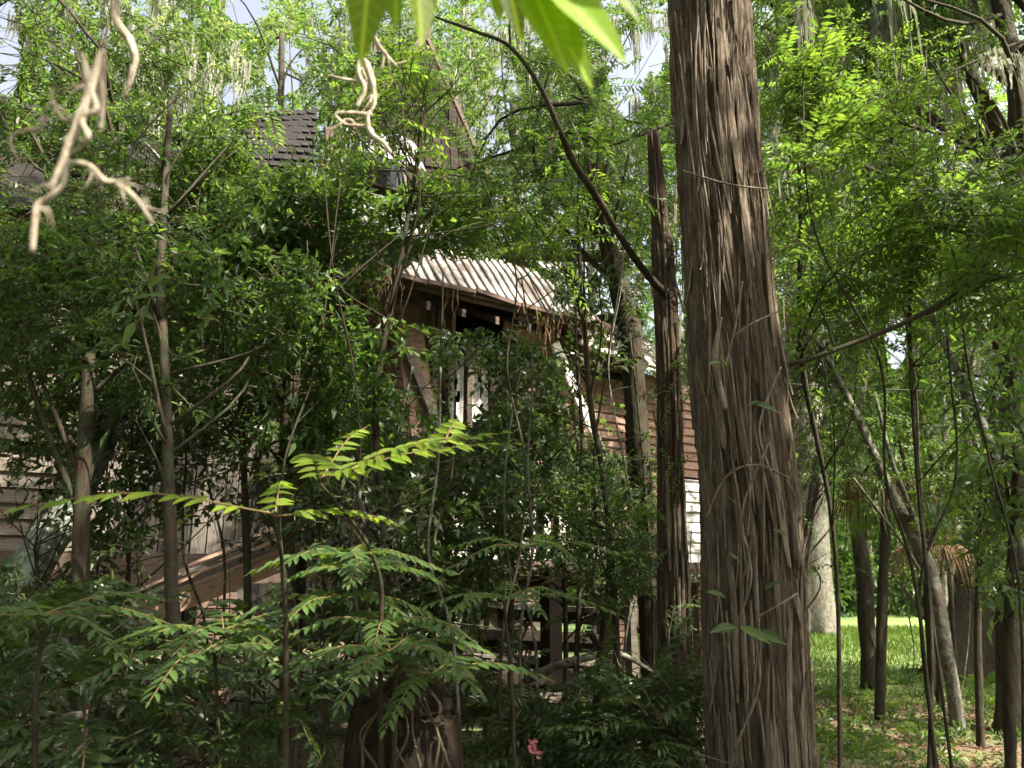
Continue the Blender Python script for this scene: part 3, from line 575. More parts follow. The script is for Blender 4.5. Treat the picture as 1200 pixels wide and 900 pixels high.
# -- ribbed porch roof
PIT = math.radians(50); RS = 1.3
def roofpt(t, s, lift=0.0, t0sk=0.0): # s up the slope from the eave
    return W(t + t0sk * s, -.58 + math.cos(PIT) * s, EZ + .06 + math.sin(PIT) * s) + (HZ * math.cos(PIT) - HN * math.sin(PIT)) * lift
tr0 = wall_pt(438, 344, -.58)[0]; tr1 = wall_pt(705, 415, -.58)[0]
roof = MB(); box(roof, (roofpt(tr0, 0) + roofpt(tr1, RS)) / 2 - HZ * .05, HU * (tr1 - tr0) / 2, (roofpt(0, RS) - roofpt(0, 0)) / 2, HZ * .015)
roof = roof.build('roof', 'wood_brown', house, loc=HO); roof['label'] = 'pale ribbed sheet metal porch roof with dark seams'
sheets = 4; sw = (tr1 - tr0) / sheets
for k in range(sheets):
    a0 = tr0 + k * sw; mb = MB(); rbm = MB(); ss = np.linspace(0, RS, 13); nr = 6
    tt = np.linspace(0, sw + .03, 25); lift = .0 + .003 * k
    G = np.array([[roofpt(a0 + t, s, lift + .006 * math.sin(t * 2 * math.pi / (sw / nr)) + (vnoise(np.array([[(a0 + t) * 1.3, s * 1.6, k]]), 3)[0] - .5) * .11) for t in tt] for s in ss])
    i = np.arange(12)[:, None] * 25 + np.arange(24)[None]; f = np.stack([i, i + 1, i + 26, i + 25], -1).reshape(-1, 4); mb.add(G.reshape(-1, 3), f)
    so_ = mb.build('roof_sheet', 'roof_metal', roof, smooth=True, loc=HO)
    for q in range(nr + 1 if k == sheets - 1 else nr):
        pth = np.array([roofpt(a0 + q * sw / nr, s, lift + .012 + (vnoise(np.array([[(a0 + q * sw / nr) * 1.3, s * 1.6, k]]), 3)[0] - .5) * .11) for s in ss])
        tube(rbm, pth, .0145, 5)
    rbm.build('roof_rib', 'roof_rib', roof, loc=HO, kind='stuff')
beam(roof, 'ridge_cap', 'wood_brown', wp(590, 300, .25), wp(676, 392, -.3), .10, .05)
beam(roof, 'ridge_cap', 'rust_metal', roofpt(tr0, RS), roofpt(tr1 - .3, RS), .10, .03)
for k in range(5):
    u0, u1 = k / 5, (k + 1) / 5; beam(roof, 'eave_trim', 'wood_brown', roofpt(tr0 * (1 - u0) + tr1 * u0, -.03) + HZ * rng.normal(0, .015), roofpt(tr0 * (1 - u1) + tr1 * u1 - .02, -.03) + HZ * rng.normal(0, .015), .05, .045)
# second roof plane beyond, lower lean-to at the far end
def quadsheet(parent, name, m_, pts, ribs=0, th=.02):
    p = [np.array(q) for q in pts]; nn = nrm(np.cross(p[1] - p[0], p[3] - p[0])); V = np.array(p + [q - nn * th for q in p])
    o = MB().add(V, np.array([(0, 1, 2, 3), (7, 6, 5, 4), (0, 4, 5, 1), (1, 5, 6, 2), (2, 6, 7, 3), (3, 7, 4, 0)])).build(name, m_, parent, loc=HO)
    return o, nn
ro, nn = quadsheet(house, 'lean_to_roof', 'roof_metal', [wp(690, 408, -.5), wp(800, 438, -.5), wp(760, 400, .5), wp(640, 330, .5)])
for k in range(9):
    u = (k + .5) / 9; a = wp(690, 408, -.5) * (1 - u) + wp(800, 438, -.5) * u; b_ = wp(640, 330, .5) * (1 - u) + wp(760, 400, .5) * u
    tube(MB(), [a + HZ * .012, (a + b_) / 2 + HZ * .012, b_ + HZ * .012], .014, 5).build('roof_rib', 'roof_rib', ro, loc=HO)
# -- upper gable
def gp(px, py, d=2.4): return wp(px, py, d)
gb, nn = quadsheet(house, 'gable_wall', 'wood_dark', [gp(398, 215), gp(572, 262), gp(560, 195), gp(392, 150)]); 
V = np.array([gp(396, 180), gp(566, 205), gp(500, 40)]); V2 = V + HN * .1
MB().add(np.vstack([V, V2]), [np.array([(0, 1, 2), (5, 4, 3)]), np.array([(0, 3, 4, 1), (1, 4, 5, 2), (2, 5, 3, 0)])]).build('gable', 'wood_dark', house, loc=HO)
for k in range(16):   # vertical boards on the gable face
    u = (k + .5) / 16; a = V[0] * (1 - u) + V[1] * u; h = 1 - abs(u - .62) / (.62 if u < .62 else .38); top = a + (V[2] - (V[0] * .38 + V[1] * .62)) * max(.05, h) * .97
    wdt = np.linalg.norm(V[1] - V[0]) / 16 * .44; sd = nrm(V[1] - V[0])
    box(MB(), (a + top) / 2 - HN * .02, sd * wdt, HN * .012, (top - a) / 2).build('gable_board', 'wood_dark', house, loc=(a + top) / 2)
beam(house, 'rake_board', 'wood_brown', gp(496, 34, 2.2), gp(574, 212, 2.2), .07, .05); beam(house, 'rake_board', 'wood_brown', gp(504, 34, 2.2), gp(386, 186, 2.2), .10, .05)
# upper window beneath it
gw = MB()
for (x0, y0, x1, y1) in ((398, 150, 402, 205), (440, 160, 444, 214), (480, 170, 484, 222)):
    pass
beam(house, 'corner_post', 'wood_brown', gp(385, 150, 2.2), gp(387, 205, 2.2), .12, .06)
w0, w1, w2, w3 = gp(398, 205, 2.2), gp(478, 226, 2.2), gp(478, 176, 2.2), gp(398, 158, 2.2)
uw, _ = quadsheet(house, 'upper_window', 'wood_grey', [w0, w1, w2, w3], th=.04)
for a_, b_ in ((.06, .47), (.53, .94)):
    c = [w0 * (1 - a_) + w1 * a_, w0 * (1 - b_) + w1 * b_, w3 * (1 - b_) + w2 * b_, w3 * (1 - a_) + w2 * a_]; ce = sum(c) / 4
    quadsheet(uw, 'pane', 'glass', [ce + (q - ce) * np.array((1, 1, .86)) - HN * .012 for q in c], th=.008)
# shingled slope to its side
s0, s1, s2, s3 = gp(282, 196, 1.6), gp(366, 200, 1.9), gp(372, 128, 3.0), gp(272, 132, 2.8)
sr, nn = quadsheet(house, 'side_roof', 'shingle', [s0, s1, s2, s3])
for row in range(9):
    v = row / 9
    for k in range(8):
        u = (k + .5 * (row % 2)) / 8
        if u > .95: continue
        a = (s0 * (1 - u) + s1 * u) * (1 - v) + (s3 * (1 - u) + s2 * u) * v; e1 = (s1 - s0) / 8 * .47; e2 = (s3 - s0) / 9 * .6
        box(MB(), a + e1 + e2 + nn * (.016 + rng.uniform(0, .01)), e1 * rng.uniform(.85, .98), e2 + nn * -.02, nn * .008).build('shingle', 'shingle', sr, loc=a)
siding(wall_pt(282, 240, 1.9)[0], wall_pt(385, 240, 1.9)[0], wall_pt(300, 262, 1.9)[1], wall_pt(300, 196, 1.9)[1], 'wood_grey', 'wall', 1.9, rv=.12)
def onroof(px, py):
    o = np.array((0, 0, CAMZ)); r_ = at(px, py, 1.0) - o; p0 = W(0, .2, EZ + 1.0); nn_ = np.cross(HU, W(0, 2.6, 7.2) - p0); k = np.dot(p0 - o, nn_) / np.dot(r_, nn_); return o + r_ * min(k, 11.5)
# crumpled bright metal sheets on the lower slope
for k, q in enumerate([((405, 150), (485, 165), (500, 200), (420, 178), 1.9), ((395, 232), (470, 240), (505, 262), (425, 262), 1.2), ((430, 200), (475, 198), (500, 215), (440, 210), 1.5), ((440, 262), (520, 268), (540, 284), (450, 282), 1.0), ((10, 285), (70, 292), (90, 300), (10, 298), -.1), ((0, 320), (50, 318), (60, 334), (5, 336), -.2)]):
    n_ = 9; p00, p10, p11, p01 = [onroof(*c) for c in q[:4]] if 0 < k < 4 else [wp(*c, q[4] - (.5 if i_ > 1 else 0)) for i_, c in enumerate(q[:4])]
    G = np.array([[(p00 * (1 - u) + p10 * u) * (1 - v) + (p01 * (1 - u) + p11 * u) * v + HZ * (vnoise(np.array([[u * 4 + k * 7, v * 4, 1.]]), 6)[0] - .5) * .12 for u in np.linspace(0, 1, n_)] for v in np.linspace(0, 1, n_)])
    i = np.arange(n_ - 1)[:, None] * n_ + np.arange(n_ - 1)[None]; MB().add(G.reshape(-1, 3), np.stack([i, i + 1, i + n_ + 1, i + n_], -1).reshape(-1, 4)).build('loose_roof_sheet', 'bright_metal', house, loc=HO)
# -- main roof far behind the porch (dark)
mr_, _ = quadsheet(house, 'main_roof', 'shingle', [W(-5.4, .2, EZ + .9), W(tr1 - .2, .2, EZ + .9), W(tr1 - .2, 2.6, 7.1), W(-5.4, 2.6, 7.1)], th=.06)
quadsheet(house, 'lower_roof', 'shingle', [W(-5.4, -.5, EZ - .1), W(tr0 - .03, -.5, EZ - .1), W(tr0 - .03, .25, EZ + .9), W(-5.4, .25, EZ + .9)], th=.05)
for k in range(18):
    t0_ = -5.4 + k * (tr1 + 5.2) / 18; a = W(t0_, .2, EZ + .92); b_ = W(t0_, 2.6, 7.12); tube(MB(), [a, (a + b_) / 2, b_], .02, 5).build('roof_rib', 'roof_rib', mr_, loc=HO)

# steps and timbers below the porch
steps = thing('porch_steps', 'broken grey plank porch steps under the white boards', 'steps', foot(640, 8.2))
for k, (x0, y0, x1, y1, Y, th, m_) in enumerate([(560, 672, 745, 668, 8.6, .07, 'wood_brown'), (556, 708, 715, 716, 8.3, .05, 'wood_grey'), (560, 742, 705, 748, 8.0, .08, 'wood_dark'), (540, 768, 700, 776, 7.7, .05, 'wood_grey'), (540, 796, 690, 792, 7.4, .10, 'wood_dark'), (550, 822, 690, 815, 7.1, .04, 'wood_grey')]):
    beam(steps, 'tread', m_, at(x0, y0, Y), at(x1, y1, Y + .25), .34, th, up=(0, 0, 1))
    beam(steps, 'riser', 'wood_dark', at(x0, y0 + 10, Y + .16), at(x1, y1 + 10, Y + .40), .03, .12, up=(0, 0, 1))
beam(steps, 'stringer', 'wood_dark', at(655, 650, 8.4), at(800, 768, 7.9), .20, .07); beam(steps, 'stringer', 'wood_dark', at(560, 655, 8.6), at(540, 840, 7.2), .18, .06)
for (x, y0, Y, r_) in ((645, 665, 7.6, .07), (738, 690, 8.0, .045), (575, 655, 8.3, .05)):
    f_ = foot(x, Y); tp = at(x, y0, Y); f_[0] = tp[0]; beam(steps, 'post', 'wood_dark' if x == 645 else 'wood_grey', f_, tp, r_ * 2, r_ * 2)
# plank ramp (fallen boarding)
ramp_ = thing('plank_ramp', 'fallen sheet of weathered planks sloping below the vertical boarding', 'planks', foot(230, 6.0))
A0, A1, B0, B1 = at(95, 745, 5.6), at(352, 640, 6.0), at(200, 662, 6.5), at(368, 588, 6.9)
A0 = at(120, 728, 5.5); B0 = at(165, 688, 6.4)
for k in range(8):
    u, u2 = k / 8, (k + .86) / 8
    if k == 3: sh = .25
    else: sh = rng.uniform(0, .12)
    p = [A0 * (1 - u) + B0 * u, A1 * (1 - u) + B1 * u, A1 * (1 - u2) + B1 * u2, A0 * (1 - u2) + B0 * u2]
    p = [q + (A1 - A0) * sh * .3 + HZ * rng.normal(0, .006) for q in p]; nn = nrm(np.cross(p[1] - p[0], p[3] - p[0])); nn = nn if nn[2] > 0 else -nn
    V = np.array([q for q in p] + [q - nn * .03 for q in p]); c = V.mean(0)
    MB().add(V, np.array([(0, 1, 2, 3), (7, 6, 5, 4), (0, 4, 5, 1), (1, 5, 6, 2), (2, 6, 7, 3), (3, 7, 4, 0)])).build('plank', 'wood_grey' if k % 3 else 'wood_pink', ramp_, loc=c)
beam(ramp_, 'support', 'wood_dark', A1 - HZ * .05, (A1[0], A1[1], float(ground_z(A1[0], A1[1])) - .05), .09, .09, up=(0, 1, 0)); beam(ramp_, 'support', 'wood_dark', A0 - HZ * .05 + (A1 - A0) * .1, (A0[0] + .2, A0[1], float(ground_z(A0[0], A0[1])) - .05), .09, .09, up=(0, 1, 0))
beam(ramp_, 'edge_board', 'wood_pink', A0 - HZ * .07 + (A1 - A0) * .05, A1 - HZ * .07, .12, .03)

# ================================================================== BIG CEDAR
cb = foot(908, 3.9); ced = thing('cedar_tree', 'thick shaggy red cedar trunk with peeling vertical bark strips, largest in view', 'tree', cb)
cpath = spline([cb - HZ * .1, at(894, 880, 3.9), at(885, 720, 3.92), at(879, 600, 3.93), at(867, 480, 3.95), at(853, 300, 4.0), at(838, 150, 4.05), at(829, 0, 4.1), at(822, -150, 4.2), at(822, -600, 4.4), at(830, -1300, 4.6)], 2400)
pj_ = proj(cpath)[1]; ix = np.concatenate([np.nonzero(pj_ > -60)[0][::1], np.nonzero(pj_ <= -60)[0][::25]]); vis = int((pj_ > -60).sum()); ix = np.concatenate([np.linspace(0, vis - 1, 540).astype(int), np.arange(vis, 2400, 30), [2399]]); cpath = cpath[ix]
dep = proj(cpath)[2]; zz = cpath[:, 2]; py_ = proj(cpath)[1]
hw = np.interp(py_, [-1500, -600, 0, 150, 300, 450, 600, 750, 900, 1100], [15, 33, 42, 44, 45, 48, 50, 51, 54, 66]); crad = hw * dep / F
def cdisp(rr, th, L, rad):
    T, Z = np.meshgrid(th, L); tw = T + .12 * Z
    cyl = lambda f, g, s: vnoise(np.stack([np.cos(tw) * f, np.sin(tw) * f, Z * g], -1), s)
    lob = 1 + .045 * np.sin(2 * T + .8 + .45 * Z) + .04 * np.sin(3 * T + 2 - .5 * Z) + .14 * (cyl(1.5, .5, 1) - .5)
    q = np.stack([np.cos(tw), np.sin(tw)], -1); wv = (cyl(3, 2.2, 5) - .5) * .35
    ang = tw + wv * .6
    strip = lambda f, g, s: vnoise(np.stack([np.cos(ang) * f, np.sin(ang) * f, Z * g], -1), s)
    s1 = strip(9.5, 2.2, 2); s2 = strip(19, 5.5, 3); s3 = strip(40, 16, 4); s4 = np.clip((strip(7, 4.5, 8) - .42) / .06, 0, 1)
    rid = 1 - np.abs(2 * s1 - 1); rid2 = 1 - np.abs(2 * s2 - 1)
    return rr * lob + .019 * (rid - .6) + .013 * (rid2 - .6) + .008 * (s3 - .5) + .014 * (s4 - .5) + .007 * (strip(5, 22, 12) - .5) + .012 * (np.clip((cyl(2.2, 3.0, 14) - .45) / .1, 0, 1) - .5)
tube(MB(), cpath, crad, 340, disp=cdisp).build('trunk', 'cedar', ced, smooth=False)
# peeling bark strips on the side facing out
r = np.random.default_rng(3)
for k in range(185):
    py0 = r.uniform(-40, 880); a = r.uniform(-1.35, 1.35); i0 = int(np.argmin(np.abs(py_ - py0))); ln = int(r.uniform(22, 110)); i1 = max(0, i0 - ln)
    if i0 - i1 < 8: continue
    idx = np.linspace(i0, i1, 9).astype(int); c = cpath[idx]; aa = a + np.linspace(0, r.normal(0, .12), 9); t = np.linspace(0, 1, 9)
    out = np.stack([np.sin(aa), -np.cos(aa), 0 * aa], -1); pe = r.uniform(.0, .05) * (t ** 3 if r.random() < .5 else (1 - t) ** 3)
    P = c + out * (crad[idx] * 1.03 + .008 + pe)[:, None]; sd = np.stack([np.cos(aa), np.sin(aa), 0 * aa], -1); wd_ = (r.uniform(.002, .008) if k < 150 else r.uniform(.010, .020)) * (1 - .6 * np.abs(2 * t - 1) ** 3)
    V = np.stack([P - sd * wd_[:, None], P + out * .005, P + sd * wd_[:, None]], 1).reshape(-1, 3); i = np.arange(8)[:, None] * 3 + np.arange(2)[None]
    MB().add(V, np.stack([i, i + 1, i + 4, i + 3], -1).reshape(-1, 4)).build('bark_strip', 'cedar_strip', ced, loc=P[4])
def limb_of(root, m_, pts, name='limb', sides=8, lab=None, k=40, wob=.15):
    A = np.array(pts, float); P = spline(A[:, :3], k); rd = np.interp(np.linspace(0, 1, k), np.linspace(0, 1, len(A)), A[:, 3])
    o = tube(MB(), P, rd, sides, wob=wob, seed=len(pts)).build(name, m_, root, smooth=True)
    if lab: o['label'] = lab
    return o
limb_of(ced, 'bark_dark', lim((905, 428, 3.9, .022), (935, 425, 3.85, .015), (1000, 402, 3.8, .012), (1060, 378, 3.75, .012), (1120, 345, 3.7, .010), (1155, 310, 3.7, .007), (1172, 275, 3.7, .004)))
limb_of(ced, 'bark_dark', lim((1085, 368, 3.73, .008), (1120, 352, 3.7, .007), (1160, 330, 3.68, .005), (1190, 322, 3.66, .003)))
limb_of(ced, 'bark_dark', lim((978, 405, 3.8, .007), (965, 370, 3.8, .005), (948, 320, 3.8, .003)))
limb_of(ced, 'cedar_strip', lim((850, 480, 3.55, .014), (838, 420, 3.56, .016), (845, 372, 3.6, .007)), name='bark_strip')
for pts in (((818, 20, 3.66), (815, 80, 3.64), (818, 160, 3.62), (832, 260, 3.58)), ((870, 330, 3.55), (862, 380, 3.53), (850, 430, 3.53)), ((800, 200, 3.7), (850, 215, 3.53), (900, 222, 3.65)), ((860, 395, 3.55), (880, 380, 3.5), (912, 365, 3.6)), ((826, 610, 3.6), (850, 560, 3.52), (885, 545, 3.5), (925, 560, 3.6)), ((885, 725, 3.45), (915, 708, 3.4), (935, 695, 3.45)), ((850, 760, 3.48), (880, 680, 3.45), (870, 600, 3.5), (900, 520, 3.5)), ((860, 880, 3.45), (890, 800, 3.42), (880, 730, 3.45)), ((905, 560, 3.5), (890, 500, 3.52), (915, 430, 3.58))):
    limb_of(ced, 'cedar_strip', [(*at(*p), .005) for p in pts], name='vine_stem', sides=5)
# cedar crown, above the frame
r = np.random.default_rng(5)
B, D = cloud([(cpath[-1][0] + 1.2, cpath[-1][1] - 1.2, 9.2, 3.4, 3.0, 1.8), (3.2, 2.8, 8.2, 1.8, 1.8, 1.0), (-.5, 2.6, 8.6, 2.2, 1.6, 1.0)], 1500, r, 1.0, 1.0, True, .06)
mb = MB(); twigs(mb, B, D, 'oak', r, False, True, 1.3); mb.build('crown', ['leaf_dark', 'twig'], ced, kind='stuff')
for e in ((2.8, 2.4, 9), (.2, 2.4, 8.8), (1.2, 5, 9.4), (3.4, 3.8, 8.6)): limb_of(ced, 'cedar', [(*cpath[-40], .07), (*((cpath[-40] + np.array(e)) / 2 + HZ * .2), .05), (*e, .015)])

# ================================================================== OTHER NEAR TRUNKS
d2 = thing('dead_cedar', 'slim dead cedar trunk with snapped top beside the thickest trunk', 'tree', foot(800, 4.8))
pth = spline([foot(797, 4.8), at(795, 860, 4.8), at(790, 700, 4.8), at(785, 500, 4.8), at(781, 380, 4.8), at(775, 280, 4.85), at(765, 155, 4.9)], 160)
pr_ = np.interp(proj(pth)[1], [150, 160, 270, 290, 400, 600, 800, 1000], [3, 6, 9, 12, 13, 16, 19, 24]) * proj(pth)[2] / F
def ddisp(rr, th, L, rad):
    T, Z = np.meshgrid(th, L); f = lambda a, g, s: vnoise(np.stack([np.cos(T) * a, np.sin(T) * a, Z * g], -1), s)
    return rr * (1 + .15 * (f(1.5, 1.5, 1) - .5)) + .016 * (1 - np.abs(2 * f(4, 2.5, 2) - 1) - .5) + .012 * (f(9, 9, 6) - .5)
tube(MB(), pth, pr_, 72, disp=ddisp).build('trunk', 'bark_rough', d2)
limb_of(d2, 'bark_dark', lim((783, 345, 4.8, .03), (768, 333, 4.6, .024), (735, 290, 4.2, .02), (700, 232, 3.9, .019), (672, 190, 3.7, .018), (655, 150, 3.5, .015), (632, 100, 3.4, .012), (598, 55, 3.3, .010), (560, 38, 3.2, .008), (510, 20, 3.1, .005)), lab='long bare branch arching up from the dead trunk')
limb_of(d2, 'bark_dark', lim((655, 150, 3.5, .007), (640, 185, 3.5, .006), (625, 215, 3.5, .003)))
limb_of(d2, 'bark_dark', lim((598, 55, 3.3, .006), (597, 20, 3.3, .005), (597, -30, 3.3, .004)))
r = np.random.default_rng(9)
for k in range(26):
    py0 = r.uniform(300, 880); c = at(785 + (py0 - 500) * .03, py0, 4.8); a = r.uniform(-1.3, 1.3); out = np.array((math.sin(a), -math.cos(a), 0)); ln = r.uniform(.15, .5); sd = np.array((math.cos(a), math.sin(a), 0)); t = np.linspace(0, 1, 6)
    P = c + out * (.09 + r.uniform(0, .03) * t ** 2)[:, None] + HZ * (t * ln)[:, None]; V = np.stack([P - sd * .008, P + out * .004, P + sd * .008], 1).reshape(-1, 3); i = np.arange(5)[:, None] * 3 + np.arange(2)[None]
    MB().add(V, np.stack([i, i + 1, i + 4, i + 3], -1).reshape(-1, 4)).build('bark_strip', 'cedar_strip', d2, loc=c)

NEAR = 'small trees growing round the house'
plant('leaning_tree', 'dark mossy trunk leaning between the red wall and the dead cedar', 'tree', st(772, 6.2, .10, (768, 780, 6.2, .095), (758, 620, 6.2, .09), (748, 480, 6.2, .09), (738, 390, 6.2, .09), (720, 320, 6.3, .085), (700, 240, 6.5, .06), (690, 120, 6.8, .05)),
      pxc([(640, 100, 6.8, 1.1, .8, .8), (720, 190, 6.6, .7, .6, .6), (600, 220, 6.6, .7, .6, .5), (760, 100, 7, .6, .8, .5), (700, 290, 6.4, .35, .4, .35)]), 806, 'pin', 'leaf_mid', sides=14, wob=.22, hi=False, cs=2.4)
plant('sapling', 'thin sapling with feathery leaves behind the arching branch', 'sapling', st(690, 5.4, .03, (700, 800, 5.4, .028), (715, 640, 5.4, .024), (690, 450, 5.4, .02), (675, 250, 5.3, .012)),
      pxc([(660, 170, 4.8, .5, .5, .3), (590, 230, 4.8, .4, .4, .25), (700, 210, 4.8, .35, .4, .2), (620, 300, 4.9, .35, .4, .15)]), 170, 'pin', 'leaf_lime', hi=True, cs=2.4, sides=8)
plant('sapling', 'slender sapling in front of the ribbed porch roof end', 'sapling', st(668, 6.2, .02, (683, 560, 6.2, .016), (675, 400, 6.2, .014), (674, 280, 6.2, .008)), pxc([(690, 360, 6.2, .3, .3, .3), (655, 440, 6.2, .25, .3, .3), (710, 560, 6.2, .35, .3, .2)]), 90, 'broad', 'leaf_dark', hi=True, cs=3, sides=7)
plant('vine_shrub', 'leafy shrub with broad leaves in front of the torn curtain', 'shrub', st(600, 6.0, .03, (598, 760, 6.0, .025), (600, 600, 6.0, .02), (590, 480, 6.0, .014)),
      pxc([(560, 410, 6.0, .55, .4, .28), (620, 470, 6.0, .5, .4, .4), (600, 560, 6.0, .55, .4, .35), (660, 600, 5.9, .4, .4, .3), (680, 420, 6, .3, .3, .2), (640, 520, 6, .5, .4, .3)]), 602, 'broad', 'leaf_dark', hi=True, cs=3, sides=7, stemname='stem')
plant('fine_leaved_shrub', 'shrub of fine yellowish green leaves under the red wall', 'shrub', st(720, 5.2, .03, (722, 760, 5.2, .024), (712, 620, 5.2, .018)), pxc([(690, 600, 5.2, .35, .3, .22), (735, 640, 5.1, .25, .3, .25), (700, 700, 5.1, .3, .3, .2), (640, 580, 5.1, .25, .3, .15)]), 312, 'small', 'leaf_mid', hi=True, sides=7, cs=3, stemname='stem')
# thick foliage in front of the house, from the ground up
def at_many(*a): return pxc(list(a))
plant('shade_tree', 'dark barked young tree with dense small leaves against the grey clapboards', 'tree', st(98, 4.3, .05, (95, 800, 4.3, .046), (96, 600, 4.3, .042), (103, 430, 4.3, .034), (112, 250, 4.5, .04), (120, 60, 4.8, .03)),
      at_many((110, 330, 4.4, .7, .6, .4), (40, 360, 4.4, .5, .5, .4), (60, 240, 4.6, .6, .6, .35), (180, 250, 4.7, .7, .6, .4), (30, 120, 5, .7, .6, .5), (170, 130, 5, .8, .6, .5), (120, 30, 5.2, .9, .6, .5), (160, 400, 4.3, .4, .4, .2)), 1955, 'small', 'leaf_mid', hi=False, cs=2.3, sides=14, tb=.05, scale=1.25)
plant('shade_tree', 'slim brown trunk rising in front of the vertical boarding', 'tree', st(205, 3.9, .036, (203, 800, 3.9, .034), (197, 600, 3.9, .030), (194, 460, 4, .023), (190, 300, 4.2, .025), (200, 120, 4.6, .015)),
      at_many((230, 330, 4.2, .6, .5, .35), (300, 380, 4.3, .6, .5, .3), (240, 200, 4.7, .6, .5, .4), (320, 250, 4.6, .6, .5, .35), (260, 90, 5, .6, .5, .4), (190, 440, 4.1, .3, .3, .2)), 1280, 'broad', 'leaf_mid', bark='bark_dark', cs=2.3, sides=12, scale=.85)
plant('shade_tree', 'young tree with glossy pointed leaves in front of the porch corner', 'tree', st(335, 5.0, .05, (338, 720, 5.0, .048), (334, 560, 5.0, .045), (345, 430, 5.0, .04), (365, 300, 5.1, .035), (378, 180, 5.3, .02)),
      at_many((370, 300, 4.9, .7, .5, .4), (430, 270, 5, .6, .5, .35), (300, 300, 4.9, .5, .5, .35), (400, 400, 4.9, .55, .5, .4), (330, 430, 4.9, .5, .5, .35), (400, 480, 4.9, .45, .4, .2), (460, 250, 5.1, .5, .5, .2), (540, 250, 5.1, .5, .4, .12)), 1152, 'broad', 'leaf_mid', hi=True, cs=2.3, sides=10)
plant('sapling', 'sapling with lime green leaf sprays before the dark gable', 'sapling', st(470, 4.8, .03, (460, 700, 4.8, .028), (440, 480, 4.8, .022), (470, 300, 4.7, .016), (500, 120, 4.7, .01)),
      at_many((390, 175, 4.6, .35, .3, .35), (360, 110, 4.7, .4, .3, .3), (450, 110, 5.5, .5, .4, .35), (420, 60, 5.5, .5, .4, .3), (580, 225, 4.6, .3, .3, .12), (500, 60, 4.5, .5, .4, .3), (570, 30, 4.5, .4, .4, .2), (430, 90, 4.6, .3, .3, .3), (470, 150, 4.6, .2, .3, .3), (350, 60, 4.7, .35, .3, .2), (500, 205, 4.5, .25, .3, .12)), 503, 'pin', 'leaf_lime', hi=True, cs=2.6, sides=7)
plant('sapling', 'sapling with dense bright leaves below the shingled slope', 'sapling', st(285, 5.2, .03, (290, 700, 5.2, .026), (282, 480, 5.2, .02), (280, 300, 5.2, .014)),
      at_many((250, 250, 5.2, .5, .4, .3), (320, 225, 5.2, .3, .3, .12), (200, 190, 5.2, .5, .4, .35), (240, 130, 5.4, .5, .4, .3), (390, 250, 5.2, .35, .3, .2), (160, 260, 5.2, .4, .4, .25)), 832, 'small', 'leaf_lime', hi=True, cs=2.4, sides=7, scale=1.3)
plant('thicket', 'tangled leafy thicket half hiding the house base and its planks', 'shrub', st(60, 5.0, .02, (50, 760, 5, .015), (40, 640, 5, .01)),
      at_many((30, 540, 4.9, .55, .4, .3), (130, 560, 5.2, .4, .4, .25), (260, 470, 5.2, .5, .4, .2), (20, 760, 4.4, .7, .5, .35), (180, 640, 5, .5, .4, .1), (320, 520, 5.2, .4, .4, .25), (90, 470, 5, .4, .4, .2)), 840, 'broad', 'leaf_dark', hi=True, cs=2.6, sides=6, stemname='stem', scale=.8)
plant('undergrowth_shrub', 'dark low shrub of feathery leaves beneath the plank ramp', 'shrub', st(120, 3.2, .02, (120, 860, 3.2, .015)),
      at_many((60, 760, 3.3, .4, .4, .25), (160, 830, 3.0, .4, .4, .2), (30, 850, 3, .35, .4, .25), (260, 860, 3, .35, .4, .15), (330, 820, 3.2, .3, .4, .2)), 150, 'pinbig', 'leaf_dark', hi=True, cs=2.6, sides=6, stemname='stem', scale=.8)
plant('undergrowth_shrub', 'dark ferny shrub around the dark posts under the steps', 'shrub', st(620, 5.0, .02, (620, 840, 5, .015)),
      at_many((600, 880, 4.8, .5, .5, .2), (700, 860, 4.6, .5, .5, .2), (750, 830, 4.6, .35, .4, .25), (560, 800, 5.2, .3, .4, .2), (660, 780, 5.2, .3, .3, .15), (780, 870, 4, .3, .3, .25), (600, 700, 5.5, .4, .3, .12)), 461, 'pin', 'leaf_dark', hi=True, cs=2.6, sides=6, stemname='stem')
plant('tall_shrub', 'shrub with drooping leaves between ramp and porch steps', 'shrub', st(440, 4.6, .03, (445, 800, 4.6, .025), (450, 600, 4.6, .02)),
      at_many((430, 610, 4.8, .4, .4, .2), (520, 600, 5, .45, .4, .3), (480, 700, 4.8, .5, .4, .3), (560, 680, 5, .35, .4, .25), (390, 560, 4.9, .4, .4, .2), (540, 540, 5.2, .4, .4, .15)), 480, 'broad', 'leaf_dark', hi=True, cs=2.8, sides=6, stemname='stem', scale=.95)

plant('creeper', 'leafy creeper draped over the red wall beside the fallen white trim', 'creeper', st(705, 7.4, .02, (705, 700, 7.4, .015), (700, 520, 7.4, .01)),
      at_many((660, 470, 7.6, .5, .4, .5), (620, 430, 7.4, .5, .4, .3), (740, 560, 7.6, .5, .4, .3), (700, 540, 7.6, .4, .4, .3), (520, 410, 7.2, .4, .3, .25), (600, 520, 7.2, .6, .4, .35), (480, 480, 7, .4, .3, .35)), 520, 'vine', 'leaf_mid', hi=1, cs=2.6, sides=6, stemname='stem')
plant('creeper', 'tangled creeper over the grey boards between slim trunk and log', 'creeper', st(150, 5.6, .02, (150, 700, 5.6, .015), (155, 480, 5.6, .01)),
      at_many((60, 430, 5.4, .6, .4, .3), (150, 480, 5.6, .5, .4, .35), (250, 540, 5.8, .5, .4, .4), (330, 600, 5.8, .4, .4, .25), (40, 660, 5, .4, .4, .25), (420, 540, 6, .5, .4, .3), (370, 480, 5.8, .5, .4, .3)), 640, 'vine', 'leaf_dark', hi=1, cs=2.6, sides=6, stemname='stem')
